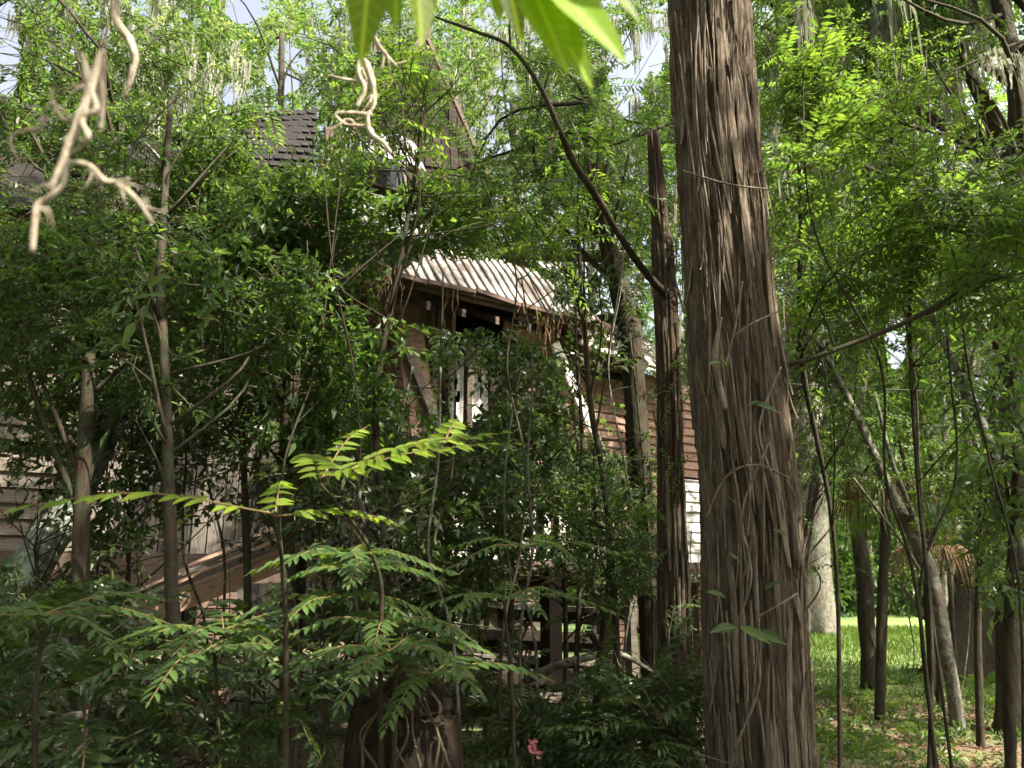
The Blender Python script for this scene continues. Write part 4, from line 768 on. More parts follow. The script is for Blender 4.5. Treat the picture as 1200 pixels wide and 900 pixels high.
plant('thicket', 'dense dark thicket closing the view beneath the house floor', 'shrub', st(330, 7.4, .03, (330, 760, 7.4, .02), (330, 700, 7.4, .015)),
      at_many((200, 780, 7.2, .9, .5, .4), (330, 770, 7.6, .9, .5, .45), (450, 760, 8, .9, .5, .45), (90, 770, 6.8, .8, .5, .4), (390, 700, 7.6, .5, .3, .3)), 620, 'broad', 'leaf_dark', hi=False, cs=2, sides=6, stemname='stem', sight=False)  # dark mass added to fill the shaded space beneath the floor
plant('thicket', 'mixed leafy thicket over the porch steps and white boards', 'shrub', st(660, 6.6, .03, (664, 760, 6.6, .02), (660, 640, 6.6, .015)),
      at_many((590, 600, 6.8, .45, .4, .3), (700, 640, 6.8, .4, .4, .35), (560, 640, 6.6, .4, .4, .3), (510, 560, 6.8, .5, .4, .3), (760, 700, 6.4, .2, .3, .4)), 560, 'small', 'leaf_mid', hi=1, cs=2.6, sides=6, stemname='stem', scale=1.2)
rs_ = np.random.default_rng(41)
for k in range(22):
    x0 = (rs_.uniform(0, 760) if k < 18 else rs_.uniform(940, 1190)); Y = rs_.uniform(4.2, 6.4) if k < 18 else rs_.uniform(8, 12.5); top_ = int(rs_.uniform(120, 420)); tone = 'dark' if k % 3 else 'pale grey'
    reg = ('before the grey clapboards', 'beside the mossy barked young tree', 'before the vertical boarding', 'above the plank ramp', 'before the shaded porch corner', 'before the torn curtain', 'over the porch steps', 'before the red wall')[min(7, int(x0 / 95))] if k < 18 else ('close past the cedar', 'at the lawn margin', 'near the palm fronds', 'beside the oak base')[min(3, int((x0 - 940) / 62))]
    th_ = thing('bare_sapling', 'thin %s leafless %s sapling stem %s' % (tone, 'tall' if top_ < 230 else 'mid height' if top_ < 320 else 'short', reg) + (' with few twigs' if k in (4, 9, 13, 15, 17, 20) else ''), 'sapling', foot(x0, Y), 'thin bare saplings in the tangle' if k < 18 else 'thin bare saplings by the lawn')
    x = x0; pts_ = [(*foot(x0, Y), .011)]
    for py_s in range(760, top_, -110): x += rs_.normal(0, 14); pts_.append((*at(x, py_s, Y + rs_.normal(0, .05)), max(.003, .010 - (760 - py_s) * .000011)))
    A_ = np.array(pts_); Pq = spline(A_[:, :3], 40); tube(MB(), Pq, np.interp(np.linspace(0, 1, 40), np.linspace(0, 1, len(A_)), A_[:, 3]), 5, wob=.2).build('trunk', 'bark_dark' if k % 3 else 'bark_grey', th_, smooth=True)
    for q in range(5):
        i_ = int(rs_.integers(10, 38)); e = Pq[i_] + np.array((rs_.normal(0, .25), rs_.normal(0, .15), rs_.uniform(.05, .35))); tube(MB(), spline([Pq[i_], (Pq[i_] + e) / 2 + rs_.normal(0, .03, 3), e], 8), np.linspace(.005, .0015, 8), 4).build('twig', 'bark_dark', th_)
plant('climber', 'small leaved climber wrapping the dark leaning trunk', 'climber', st(768, 6.0, .012, (764, 700, 6.05, .01), (752, 520, 6.05, .01), (738, 390, 6.05, .008)),
      at_many((745, 420, 6.1, .16, .16, .35), (755, 560, 6.1, .17, .16, .4), (725, 330, 6.2, .18, .16, .3), (766, 700, 6.1, .2, .18, .35)), 170, 'small', 'leaf_dark', hi=1, cs=4, sides=5, stemname='stem', sight=False, auto=0, scale=.8, clump=0)
plant('climber', 'sparse climber with fine leaves on the slim dead cedar', 'climber', st(792, 4.6, .008, (790, 700, 4.62, .007), (786, 520, 4.64, .006), (780, 330, 4.68, .004)),
      at_many((783, 420, 4.65, .09, .09, .3), (788, 600, 4.65, .11, .1, .3), (778, 320, 4.7, .08, .08, .2), (796, 760, 4.6, .14, .1, .25)), 60, 'small', 'leaf_mid', hi=1, cs=4, sides=5, stemname='stem', sight=False, auto=0, scale=.7, clump=0)
for nm_ in ('bare_sapling.014', 'bare_sapling.016'):
    o_ = bpy.data.objects[nm_]
    for c_ in list(o_.children): bpy.data.objects.remove(c_)
    bpy.data.objects.remove(o_)
# ---- beside and beyond the cedar, nearer side
plant('feathery_sapling', 'sapling of soft feathery leaves close beside the cedar trunk', 'sapling', st(985, 5.2, .015, (978, 640, 5.2, .013), (940, 420, 5.0, .02), (938, 250, 4.8, .014), (935, 120, 4.7, .008)),
      at_many((980, 300, 4.2, .5, .5, .12), (960, 210, 4.3, .5, .4, .25), (1050, 200, 4.3, .5, .5, .25), (940, 120, 4.6, .4, .4, .3), (1030, 110, 4.6, .5, .5, .3), (1000, 20, 4.8, .7, .5, .35), (1000, 380, 4.4, .35, .4, .1)), 616, 'pin', 'leaf_lime', hi=True, cs=2.2, sides=7)
plant('feathery_sapling', 'sapling spreading feathery fronds over the cedar branch end', 'sapling', st(1085, 4.4, .013, (1092, 760, 4.4, .012), (1075, 560, 4.4, .010), (1066, 380, 4.4, .012), (1070, 220, 4.3, .008)),
      at_many((1100, 290, 3.9, .5, .5, .12), (1150, 240, 3.9, .45, .5, .2), (1160, 130, 4.2, .5, .5, .3), (1100, 60, 4.6, .6, .5, .35), (1190, 330, 3.6, .25, .3, .1), (1120, 200, 4, .4, .4, .2)), 506, 'pin', 'leaf_lime', hi=True, cs=2.2, sides=7, tb=-.1)
plant('tall_tree', 'tall tree with bright small leaves above the cedar branch', 'tree', st(1195, 9.0, .2, (1190, 700, 9.0, .19), (1192, 500, 9, .17), (1200, 300, 9.2, .15), (1190, 100, 9.6, .12), (1150, -100, 10, .1)),
      at_many((1000, 60, 8.5, 1.3, 1, .9), (1100, 110, 8.6, 1.2, 1, .8), (930, 150, 8.5, .9, .9, .8), (1180, 60, 8.8, 1, 1, .8), (1060, 220, 8.5, 1, .8, .6), (930, 20, 8.6, .8, .8, .7), (1170, 210, 8.6, .9, .8, .6)), 1950, 'small', 'leaf_lime', cs=1.4, sides=14, scale=1.6, moss=10)
plant('bent_sapling', 'pale barked sapling bent over with forked foot beside the oak base', 'sapling', st(1225, 6.5, .055, (1205, 690, 6.4, .05), (1180, 590, 6.4, .045), (1155, 510, 6.4, .04), (1120, 430, 6.5, .036), (1085, 360, 6.6, .03), (1035, 308, 6.8, .022)),
      at_many((1140, 440, 6.4, .35, .4, .3), (1150, 330, 6.6, .45, .4, .35), (1090, 340, 6.8, .4, .4, .3), (1180, 480, 6.5, .3, .4, .3)), 230, 'broad', 'leaf_mid', bark='bark_grey', hi=True, cs=2.4, sides=10, limbs=[lim((1182, 596, 6.4, .02), (1188, 560, 6.4, .02), (1192, 525, 6.4, .01))])
plant('bent_sapling', 'grey sapling forking low in front of the dead palm fronds', 'sapling', st(1122, 9.2, .07, (1110, 780, 9.14, 0.069), (1095, 700, 9.14, 0.081), (1080, 650, 9.14, 0.081), (1045, 580, 9.14, 0.057), (1010, 500, 9.14, 0.046), (975, 430, 9.14, 0.034), (945, 380, 9.14, 0.023)),
      at_many((960, 370, 9.2, .6, .5, .4), (1010, 340, 9.2, .6, .5, .4)), 200, 'small', 'leaf_mid', bark='bark_grey', cs=2, sides=12, scale=1.4, limbs=[lim((1080, 650, 9.14, 0.046), (1068, 600, 9.02, 0.034), (1045, 540, 8.89, 0.025), (1025, 460, 8.89, 0.017)), lim((1083, 655, 9.14, 0.034), (1100, 600, 9.02, 0.023), (1106, 480, 8.89, 0.017), (1095, 360, 8.89, 0.009)), lim((1090, 690, 9.14, 0.023), (1060, 640, 9.02, 0.018), (1000, 560, 8.89, 0.011))])
plant('upright_tree', 'straight mid brown trunk standing in the lawn edge', 'tree', st(1020, 12.2, .13, (1018, 780, 12.2, .12), (1014, 680, 12.2, .115), (1003, 600, 12.2, .11), (992, 520, 12.2, .10), (990, 400, 12.3, .09), (985, 200, 12.5, .07)),
      at_many((1000, 330, 12, .8, .7, .8), (960, 260, 12, .8, .7, .7), (1040, 260, 12, .8, .7, .7), (990, 470, 12, .5, .4, .3)), 360, 'small', 'leaf_lime', cs=1.8, sides=12, scale=1.6, bark='bark_dark')
for (x0, x1, x2, Y, lab) in ((1115, 1030, 940, 4.0, 'thin curving vine crossing in front of the brown trunk'), (1118, 1112, 1085, 4.6, 'thin upright vine reaching to the feathery fronds'), (1130, 1070, 1028, 5.0, 'thin dark vine twisting past the palm fronds')):
    v_ = thing('climbing_vine', lab, 'vine', foot(x0, Y), 'thin climbing vines')
    limb_of(v_, 'bark_dark', [(*foot(x0, Y), .011), (*at(x0 - 40, 700, Y), .009), (*at(x1 + 8, 560, Y), .008), (*at(x1, 420, Y), .007), (*at(x2 + 12, 260, Y), .006), (*at(x2, 60, Y + .3), .004)], name='stem', sides=6, wob=.3)
wv = thing('climbing_vine', 'long straight vine hanging near the pale bent sapling', 'vine', foot(1195, 4.5), 'thin climbing vines')
limb_of(wv, 'bark_dark', [(*foot(1200, 4.5), .009), (*at(1195, 700, 4.5), .008), (*at(1160, 540, 4.5), .007), (*at(1130, 400, 4.5), .006), (*at(1120, 200, 4.5), .005)], name='stem', sides=6, wob=.3)
for (base, Y, cl, n, ty, lm, lab) in (
    (925, 9.5, [(960, 560, 9.5, .7, .6, .5), (985, 470, 9.5, .6, .6, .5), (960, 650, 9.8, .4, .5, .3)], 420, 'small', 'leaf_mid', 'green understory shrub between the thick cedar and brown trunk'),
    (1100, 10.5, [(1050, 500, 10.5, .9, .7, .6), (1070, 590, 10.5, .6, .6, .4), (1030, 410, 10.5, .8, .7, .5)], 480, 'broad', 'leaf_lime', 'light green understory shrub behind the forked sapling'),
    (1150, 8.2, [(1150, 560, 8.2, .6, .5, .4), (1120, 640, 8.2, .4, .5, .3), (1180, 640, 8.2, .5, .5, .4), (1110, 560, 8.2, .3, .4, .3)], 300, 'small', 'leaf_lime', 'sunlit understory shrub before the massive oak base'),
    (1185, 5.8, [(1190, 540, 5.8, .35, .4, .4), (1180, 660, 5.8, .35, .4, .35), (1195, 420, 5.8, .3, .4, .3)], 140, 'broad', 'leaf_mid', 'leafy shrub overhanging the path beside the bent pale sapling'),
    (1095, 13.5, [(1060, 690, 13.5, .5, .5, .3), (1085, 640, 13.5, .6, .5, .5), (1000, 670, 14, .5, .5, .3), (1040, 600, 13.5, .6, .5, .4)], 260, 'small', 'leaf_lime', 'low leafy shrub screening the lawn below the palm fronds'),
    (1120, 12.5, [(1100, 400, 12.5, 1.2, .9, 1.0), (1150, 330, 12.5, 1.1, .9, .9), (1090, 660, 13, .6, .7, .5)], 480, 'oak', 'leaf_grey', 'pale green understory tree seen past the palm fronds'),
    (880, 9, [(930, 350, 9, .6, .6, .6), (925, 250, 9, .6, .6, .6), (830, 400, 9, .25, .5, .8), (815, 250, 9, .25, .5, .8)], 420, 'small', 'leaf_mid', 'green shrub showing on both sides of the thick cedar')):
    plant('understory_shrub', lab, 'shrub', st(base, Y, .04, (base - 3, 740, Y, .035), (cl[0][0], cl[0][1], Y, .02)), at_many(*cl), n, ty, lm, group='understory shrubs by the lawn', cs=1.6, sides=8, stemname='stem', scale=1.35 if ty != 'oak' else 1.1, hi=1 if Y < 9 else False)
# power line
a, b_ = at(890, 448, 9), at(1290, 456, 9); pl_ = tube(MB(), spline([a, (a + b_) / 2 - HZ * .06, b_], 12), .006, 5).build('cable', 'cable'); tag(pl_, 'thin dark cable strung level behind the bent saplings', 'cable')

# ---- oaks and background trees
def oakdisp(rr, th, L, rad):
    T, Z = np.meshgrid(th, L); but = np.exp(-Z / .9)
    return rr * (1 + but * (.35 + .3 * np.sin(3 * T + 1) + .15 * np.sin(5 * T)) + .06 * (vnoise(np.stack([np.cos(T) * 6, np.sin(T) * 6, Z * 2], -1), 3) - .5))
def oak(label, base, Y, r0, pts, cl, n, leaf='leaf_mid', ty='oak', bark='bark_grey', moss=0, scale=1, group='oaks beyond the lawn', cs=1.0, cut=True, auto=3):
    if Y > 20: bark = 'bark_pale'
    f_ = foot(base, Y); root = thing('oak_tree', label, 'tree', f_, group)
    A = np.array([(*f_, r0)] + [(*at(a, b_, c), q) for a, b_, c, q in pts]); P = spline(A[:, :3], 60); rd = np.interp(np.linspace(0, 1, 60), np.linspace(0, 1, len(A)), A[:, 3])
    tube(MB(), P, rd, 40, disp=oakdisp).build('trunk', bark, root, smooth=True)
    r = np.random.default_rng(int(base) + int(Y * 10))
    for c in cl:
        c0 = np.array(c[:3]); i = int(np.argmin(np.linalg.norm(P - c0 + HZ * c[5] * .6, axis=1)[:57])); i = max(i, 20); mb = MB()
        for q in range(auto):
            e = c0 + r.normal(0, .5, 3) * np.array(c[3:]); tube(mb, spline([P[i], (P[i] + e) / 2 + r.normal(0, .1, 3) * np.linalg.norm(e - P[i]), e], 10), np.linspace(min(rd[i] * .6, .2), .03, 10), 6, wob=.1)
        mb.build('limb', bark, root, smooth=True)
    B, D = cloud(cl, n, r, 1.0, cs, cut, .1); mb = MB(); twigs(mb, B, D, ty, r, False, Y < 12, scale); mb.build('crown', [leaf, 'twig'], root, kind='stuff')
    if moss:
        C = np.array(cl); k = r.integers(0, len(C), moss); Q = C[k, :3] + r.normal(0, .5, (moss, 3)) * C[k, 3:]
        moss_geo(Q, r, L=(.8, 2.6), wd=.03 + Y * .0008).build('hanging_moss', 'moss', root, kind='stuff')
    return root
oak('massive dark oak trunk with flared base at the path edge', 1172, 13.8, .82, [(1172, 740, 13.8, .76), (1180, 620, 13.8, .62), (1192, 500, 13.8, .52), (1205, 300, 14, .45), (1210, 60, 14.5, .4)],
    pxc([(1130, 60, 11, 2, 1.6, 1.2), (1190, 200, 11, 1, 1, .8), (980, 0, 10, 2, 1.6, .8)]), 900, 'leaf_mid', bark='bark_dark', moss=24, group='oaks round the lawn')
oak('pale oak trunk catching sun at the far lawn corner', 955, 24, .48, [(953, 640, 24, .45), (950, 580, 24, .45), (945, 480, 24, .45), (935, 300, 25, .5), (930, 100, 26, .35)],
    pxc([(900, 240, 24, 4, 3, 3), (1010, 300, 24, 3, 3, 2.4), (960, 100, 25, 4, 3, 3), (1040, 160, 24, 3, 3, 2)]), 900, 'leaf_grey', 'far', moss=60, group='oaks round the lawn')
bgspec = [ # px, Y, trunk r, crown centre px/py, crown radius, material, label
    (1108, 34, .3, 1080, 420, 4.2, 'leaf_lime', 'light green tree lit by sun beyond the lawn centre'), (1160, 30, .3, 1170, 380, 4.0, 'leaf_grey', 'pale leafy tree beyond the dark oak trunk'), (1140, 17, .2, 1130, 400, 2.2, 'leaf_lime', 'sunlit small tree right behind the cable'), (900, 15, .18, 985, 420, 1.8, 'leaf_mid', 'small green tree between the pale oak and brown trunk'), (1118, 20, .2, 1060, 330, 2.6, 'leaf_lime', 'lime tree crown under the cedar branch'), (1010, 38, .3, 1020, 520, 3.6, 'leaf_mid', 'green tree filling the lawn end under the pale oak'),
    (1110, 26, .22, 1110, 560, 2.6, 'leaf_mid', 'mid green tree behind the dead palm fronds'), (900, 32, .3, 890, 560, 4.2, 'leaf_dark', 'dark tree seen beyond the cedar base'), (1240, 22, .3, 1210, 480, 3.0, 'leaf_lime', 'yellow green tree at the lawn side by the bent sapling'),
    (820, 24, .3, 800, 250, 4.2, 'leaf_mid', 'tree rising behind the dead cedar top'), (700, 22, .3, 690, 170, 3.6, 'leaf_grey', 'moss hung tree behind the house end under the sky gap'), (620, 20, .3, 600, 120, 3.2, 'leaf_grey', 'grey mossy tree directly behind the dark gable'), (480, 20, .28, 470, 60, 3.4, 'leaf_mid', 'tree rising above the gable peak'),
    (330, 18, .28, 330, 40, 3.0, 'leaf_lime', 'bright tree above the shingled slope'), (200, 16, .28, 190, 80, 2.8, 'leaf_grey', 'pale mossy tree behind the lime green sapling'), (60, 15, .25, 60, 130, 2.6, 'leaf_lime', 'light green tree over the grey clapboards'), (-60, 14, .25, -40, 250, 2.4, 'leaf_mid', 'green tree past the clapboard end'),
    (260, 22, .3, 240, 180, 3.4, 'leaf_mid', 'deep green tree beyond the metal roof'), (800, 34, .3, 790, 420, 4.0, 'leaf_mid', 'tree far beyond the dead cedar'), (1130, 18, .25, 1120, 180, 3.0, 'leaf_lime', 'sunlit crown behind the feathery fronds'), (890, 16, .22, 960, 200, 2.6, 'leaf_mid', 'green crown just past the cedar trunk'),
    (30, 27, .3, 40, 70, 4.2, 'leaf_mid', 'tall tree whose crown closes the corner over the dangling dead vine'), (290, 36, .3, 290, 70, 5.4, 'leaf_mid', 'far tall tree seen between the pale mossy crowns'), (640, 40, .3, 655, 70, 5.6, 'leaf_grey', 'far tall tree seen above the arching bare branch'),
    (560, 30, .3, 560, 160, 4.6, 'leaf_grey', 'tall hazy tree far behind the gable'), (400, 28, .3, 400, 130, 4.4, 'leaf_mid', 'tall tree far behind the upper window'), (130, 24, .3, 120, 180, 4.0, 'leaf_mid', 'tall tree far behind the grey clapboards'), (1130, 22, .25, 1040, 40, 3.4, 'leaf_mid', 'tall crown over the lawn near the frame top'), (860, 20, .25, 850, 80, 3.0, 'leaf_mid', 'tall crown hidden mostly behind the thick cedar'),
]
for (px, Y, r0, cx, cyy, cr, lm, lab) in bgspec:
    c = at(cx, cyy, Y); r = np.random.default_rng(px + 500); cl = [(*(c + r.normal(0, .55, 3) * cr * np.array((1, .8, .8))), cr * r.uniform(.4, .62), cr * .5, cr * r.uniform(.3, .5)) for _ in range(8)]
    cl = [q for q in cl if q[2] > 2]
    f_ = foot(px, Y); top = c
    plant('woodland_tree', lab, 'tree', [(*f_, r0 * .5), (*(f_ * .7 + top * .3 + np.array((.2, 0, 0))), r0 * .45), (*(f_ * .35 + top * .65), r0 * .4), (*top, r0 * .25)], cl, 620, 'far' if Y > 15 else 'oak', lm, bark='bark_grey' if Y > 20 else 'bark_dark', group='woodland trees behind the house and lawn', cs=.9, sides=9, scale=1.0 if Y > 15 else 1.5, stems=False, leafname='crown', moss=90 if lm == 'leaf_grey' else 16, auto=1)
# far woodland as one mass
r = np.random.default_rng(21); N = 13000
ang = r.uniform(-.85, .85, N); dist = r.uniform(46, 62, N); h = 13 * r.random(N) ** .8 * (.55 + .75 * vnoise(np.stack([ang * 9, 0 * ang, 0 * ang], -1), 7))
P = np.stack([np.sin(ang) * dist, np.cos(ang) * dist, h], -1); nb = 3500; xb = r.uniform(-14, 32, nb); P = np.vstack([P, np.stack([xb, r.uniform(36, 42, nb) + 0 * xb, 4.2 * r.random(nb) ** 1.1], -1)]); v = vnoise(P * .35, 3); v[-nb:] = 1; k_ = (v > .36) & sight_cut(P, r.random(len(P))); P = P[k_]
TYPES['far12'] = dict(TYPES['far'], n=12)
mb = MB(); twigs(mb, P, r.normal(0, 1, P.shape), 'far12', r, False, False, 2.8); fw_ = mb.build('far_woodland', ['leaf_mid', 'twig'], kind='stuff', loc=(0, 50, 0)); tag(fw_, 'distant mass of mixed green woodland closing the view', 'woodland')

# unseen woodland added behind the viewer to hold back sky light
r = np.random.default_rng(22); N = 5500; ang = r.uniform(.95, 2 * math.pi - .95, N); dist = r.uniform(17, 24, N) + 5 * np.sin(ang * 5); h = 15 * r.random(N) ** .75
P = np.stack([np.sin(ang) * dist, np.cos(ang) * dist, h], -1); LEAFCUT[0] = False; mb = MB(); twigs(mb, P, r.normal(0, 1, P.shape), 'far12', r, False, False, 2.6); LEAFCUT[0] = True
tag(mb.build('surrounding_woodland', ['leaf_mid', 'twig'], kind='stuff', loc=(0, -20, 0)), 'unseen mass of woodland added behind the viewpoint to dim the sky light', 'woodland')
# unseen oaks added out of view, crowns shaped to cast the shade
def canopy(label, base, cl, n, seed):
    r = np.random.default_rng(seed); root = thing('oak_tree', label, 'tree', np.array(base), 'oaks round the lawn'); c0 = np.array(cl[0][:3])
    tube(MB(), spline([base, (np.array(base) * .6 + c0 * .4), c0], 40), np.linspace(.42, .15, 40), 24, disp=oakdisp).build('trunk', 'bark_dark', root, smooth=True)
    for c in cl:
        e = np.array(c[:3]); s = np.array(base) * .45 + c0 * .55; tube(MB(), spline([s, (s + e) / 2 + HZ * .5, e], 12), np.linspace(.16, .04, 12), 8, wob=.1).build('limb', 'bark_dark', root, smooth=True)
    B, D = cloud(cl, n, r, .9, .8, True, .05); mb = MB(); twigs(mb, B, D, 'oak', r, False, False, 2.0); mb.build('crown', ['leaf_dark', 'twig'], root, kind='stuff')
canopy('unseen broad oak added to shade the path beside the house', (8.5, 3.5, 0), [(6.0, 3.5, 10.5, 3.6, 3.4, 1.3), (3.0, 1.5, 11.5, 2.6, 3, 1.2), (8.5, 6.5, 11, 3.4, 2.6, 1.2), (9, 1, 10, 3, 3, 1.3), (5.5, 6.2, 11.8, 2.5, 2, 1)], 5200, 31)
canopy('unseen old oak added behind the viewer to shade the near ground', (2.5, -5, 0), [(4, -3.2, 9.5, 3.5, 3, 1.3), (1, -3, 10, 3, 3, 1.2), (7.2, -3, 10, 3.2, 3, 1.3), (-2, -1.5, 10.5, 3, 2.6, 1.2), (4, -.2, 10.5, 3, 1.6, 1), (5.5, .8, 10, 2.6, 2, 1.2), (6.5, -1, 9.5, 2.4, 2, 1.1), (4.2, -1.4, 9.8, 2.4, 2, 1.1), (1.5, -.5, 10.5, 2.6, 2.2, 1.2), (2, 2.5, 11.5, 2.2, 2, 1)], 9500, 32)
canopy('unseen tall oak added to shade the house roof from the lawn side', (10.5, 12.5, 0), [(9.0, 9.6, 12.6, 3.2, 2.6, 1.4), (8, 12, 12.5, 2.8, 2.4, 1.4), (10, 7.6, 12, 2.6, 2.0, 1.4)], 2400, 33)

# ================================================================== SMALLER THINGS
# fallen limb over the roof
lg = thing('fallen_limb', 'dark fallen limb lying across the top of the ribbed roof', 'branch', at(560, 292, 9.4))
limb_of(lg, 'bark_dark', lim((250, 262, 8.4, .05), (360, 282, 8.7, .07), (470, 282, 9.0, .11), (560, 290, 9.4, .12), (650, 298, 9.8, .10), (735, 302, 10.2, .07)), name='stem', sides=14)
limb_of(lg, 'bark_dark', lim((545, 290, 9.3, .035), (530, 312, 9.1, .03), (508, 352, 8.4, .018)), name='side_branch')
limb_of(lg, 'bark_lichen', lim((540, 286, 9.2, .05), (560, 278, 9.0, .05), (590, 270, 9.0, .02)), name='side_branch')
dt = thing('dry_tendrils', 'dry brown vine tendrils hanging from the porch eave corner', 'vine', roofpt(tr0 + .2, -.05)); r = np.random.default_rng(12)
ts_ = np.concatenate([r.uniform(tr0 - .3, tr0 + 1.0, 46), r.uniform(tr0, tr1, 16)]); Pq = np.array([roofpt(t, -.06) for t in ts_])
moss_geo(Pq, r, L=(.15, .75), per=7, wd=.006).build('tendril', 'leaf_dry', dt, kind='stuff')
# leaning lichen trunk
ll = thing('leaning_log', 'lichen covered grey log leaning up against the boarded wall', 'log', foot(20, 5.2))
limb_of(ll, 'bark_lichen', [(*(at(10, 720, 5.2)), .13), (*at(38, 660, 5.25), .13), (*at(75, 600, 5.4), .12), (*at(110, 530, 5.6), .11), (*at(145, 460, 5.8), .10), (*at(180, 400, 6.0), .06)], name='trunk', sides=18)
f0 = foot(5, 5.1); limb_of(ll, 'bark_lichen', [(*f0, .14), (*at(10, 720, 5.2), .13)], name='foot', sides=14, k=8)
# stump
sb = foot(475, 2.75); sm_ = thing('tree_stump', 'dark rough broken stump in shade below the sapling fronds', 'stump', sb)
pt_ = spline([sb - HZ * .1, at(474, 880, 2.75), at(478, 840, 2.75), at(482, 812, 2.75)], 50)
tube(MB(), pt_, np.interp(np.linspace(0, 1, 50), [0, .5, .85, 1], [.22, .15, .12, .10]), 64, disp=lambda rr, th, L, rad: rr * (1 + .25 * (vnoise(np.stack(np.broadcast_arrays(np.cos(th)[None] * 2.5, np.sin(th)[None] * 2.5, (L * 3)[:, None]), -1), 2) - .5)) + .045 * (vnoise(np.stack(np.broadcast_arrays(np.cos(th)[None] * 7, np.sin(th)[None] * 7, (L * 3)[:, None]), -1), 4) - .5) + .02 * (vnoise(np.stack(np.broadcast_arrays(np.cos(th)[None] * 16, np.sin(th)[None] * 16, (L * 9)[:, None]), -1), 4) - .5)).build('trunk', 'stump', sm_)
for k in range(14):
    a = k * .45; c = pt_[-1] + np.array((math.cos(a), math.sin(a), 0)) * .08; limb_of(sm_, 'bark_rough', [(*(c - HZ * .08), .02), (*(c + HZ * rng.uniform(.01, .06)), .006)], name='splinter', sides=5, k=4)
for k in range(7):
    x0 = 425 + k * 17; limb_of(sm_, 'twig', [(*at(x0, 900, 2.52), .005), (*at(x0 + r.normal(0, 14), 860, 2.56), .004), (*at(455 + k * 7, 818, 2.62), .003)], name='vine_stem', sides=5)
# cut post catching sun
pb = foot(82, 3.3); ps = thing('cut_post', 'short sawn post with a sunlit orange cut face', 'post', pb); tp = at(82, 862, 3.3)
tube(MB(), spline([pb, tp, tp + HZ * .01], 10), .042, 18, wob=.1).build('post_body', 'bark_grey', ps, smooth=True)
a, b_, c_, d_ = at(70, 884, 3.25), at(96, 886, 3.25), at(96, 852, 3.3), at(76, 858, 3.3); V = np.array([a, b_, c_, d_]); V = np.vstack([V, V + np.array((0, .04, 0))])
MB().add(V, np.array([(0, 1, 2, 3), (7, 6, 5, 4), (0, 4, 5, 1), (1, 5, 6, 2), (2, 6, 7, 3), (3, 7, 4, 0)])).build('cut_face', 'wood_pink', ps)
# grey fallen branch in front of steps
fb = thing('bare_branch', 'pale curved fallen branch lying in front of the porch steps', 'branch', at(640, 815, 5.5))
limb_of(fb, 'bark_grey', lim((595, 815, 5.6, .02), (625, 793, 5.6, .028), (660, 778, 5.6, .03), (700, 768, 5.7, .026), (730, 768, 5.8, .02), (770, 790, 5.8, .012)), name='stem', sides=10)
limb_of(fb, 'bark_grey', lim((625, 793, 5.6, .018), (605, 770, 5.6, .015), (580, 745, 5.6, .008)), name='side_branch')
limb_of(fb, 'bark_dark', lim((690, 740, 5.3, .02), (720, 790, 5.3, .018), (735, 880, 5.2, .02)), name='side_branch')
# hanging pale dead vine pieces, near
dv = thing('dead_vine', 'pale twisted dead vine dangling close up over the green crown', 'vine', at(90, 150, .85))
Yv = .70
limb_of(dv, 'twig_pale', lim((118, 60, Yv, 0.0017), (112, 85, Yv, 0.0035), (98, 130, Yv, 0.0040), (80, 170, Yv, 0.0038), (66, 205, Yv, 0.0035), (58, 222, Yv, 0.0028)), name='stem', sides=12, wob=.65, k=70)
limb_of(dv, 'twig_pale', lim((96, 62, Yv, 0.0014), (101, 85, Yv, 0.0028), (108, 110, Yv, 0.0028), (112, 128, Yv, 0.0024), (96, 140, Yv, 0.0028), (103, 160, Yv - .02, 0.0021), (92, 175, Yv, 0.0021), (80, 182, Yv, 0.0021), (75, 215, Yv, 0.0021), (60, 230, Yv, 0.0024), (44, 240, Yv, 0.0024), (40, 262, Yv, 0.0023), (37, 296, Yv, 0.0021)), name='side_branch', sides=10, wob=.65, k=70)
limb_of(dv, 'twig_pale', lim((80, 190, Yv, 0.0021), (105, 195, Yv, 0.0024), (125, 213, Yv, 0.0026), (152, 210, Yv, 0.0014)), name='side_branch', sides=10, wob=.65, k=70)
limb_of(dv, 'twig_pale', lim((130, 212, Yv, 0.0021), (150, 225, Yv, 0.0024), (165, 240, Yv, 0.0021), (180, 262, Yv, 0.0011)), name='side_branch', sides=10, wob=.65, k=70)
limb_of(dv, 'twig_pale', lim((59, 105, Yv + .05, 0.0017), (66, 130, Yv + .05, 0.0024), (80, 142, Yv + .05, 0.0021), (100, 125, Yv, 0.0017)), name='side_branch', sides=10, wob=.65, k=70)
limb_of(dv, 'twig_pale', lim((118, 90, Yv + .05, 0.0017), (121, 120, Yv + .05, 0.0017), (118, 150, Yv + .05, 0.0014)), name='side_branch', sides=10, wob=.65, k=70)
limb_of(dv, 'twig', lim((118, 62, Yv, 0.0007), (124, -60, Yv, 0.0007), (120, -260, Yv, 0.0009)), name='thread', sides=5)
limb_of(dv, 'twig', lim((96, 64, Yv, 0.0005), (102, -60, Yv, 0.0007), (110, -260, Yv, 0.0007)), name='thread', sides=5)
dv1 = thing('dead_vine', 'pale bark ribbon hanging from the top over the dark stem', 'vine', at(150, 50, 1.4))
limb_of(dv1, 'twig_pale', lim((128, -120, 1.4, 0.0046), (133, 0, 1.4, 0.0059), (138, 28, 1.4, 0.0073), (150, 45, 1.4, 0.0073), (158, 70, 1.4, 0.0066), (154, 95, 1.4, 0.0053), (148, 112, 1.4, 0.0027)), name='stem', sides=10, wob=.65, k=70)
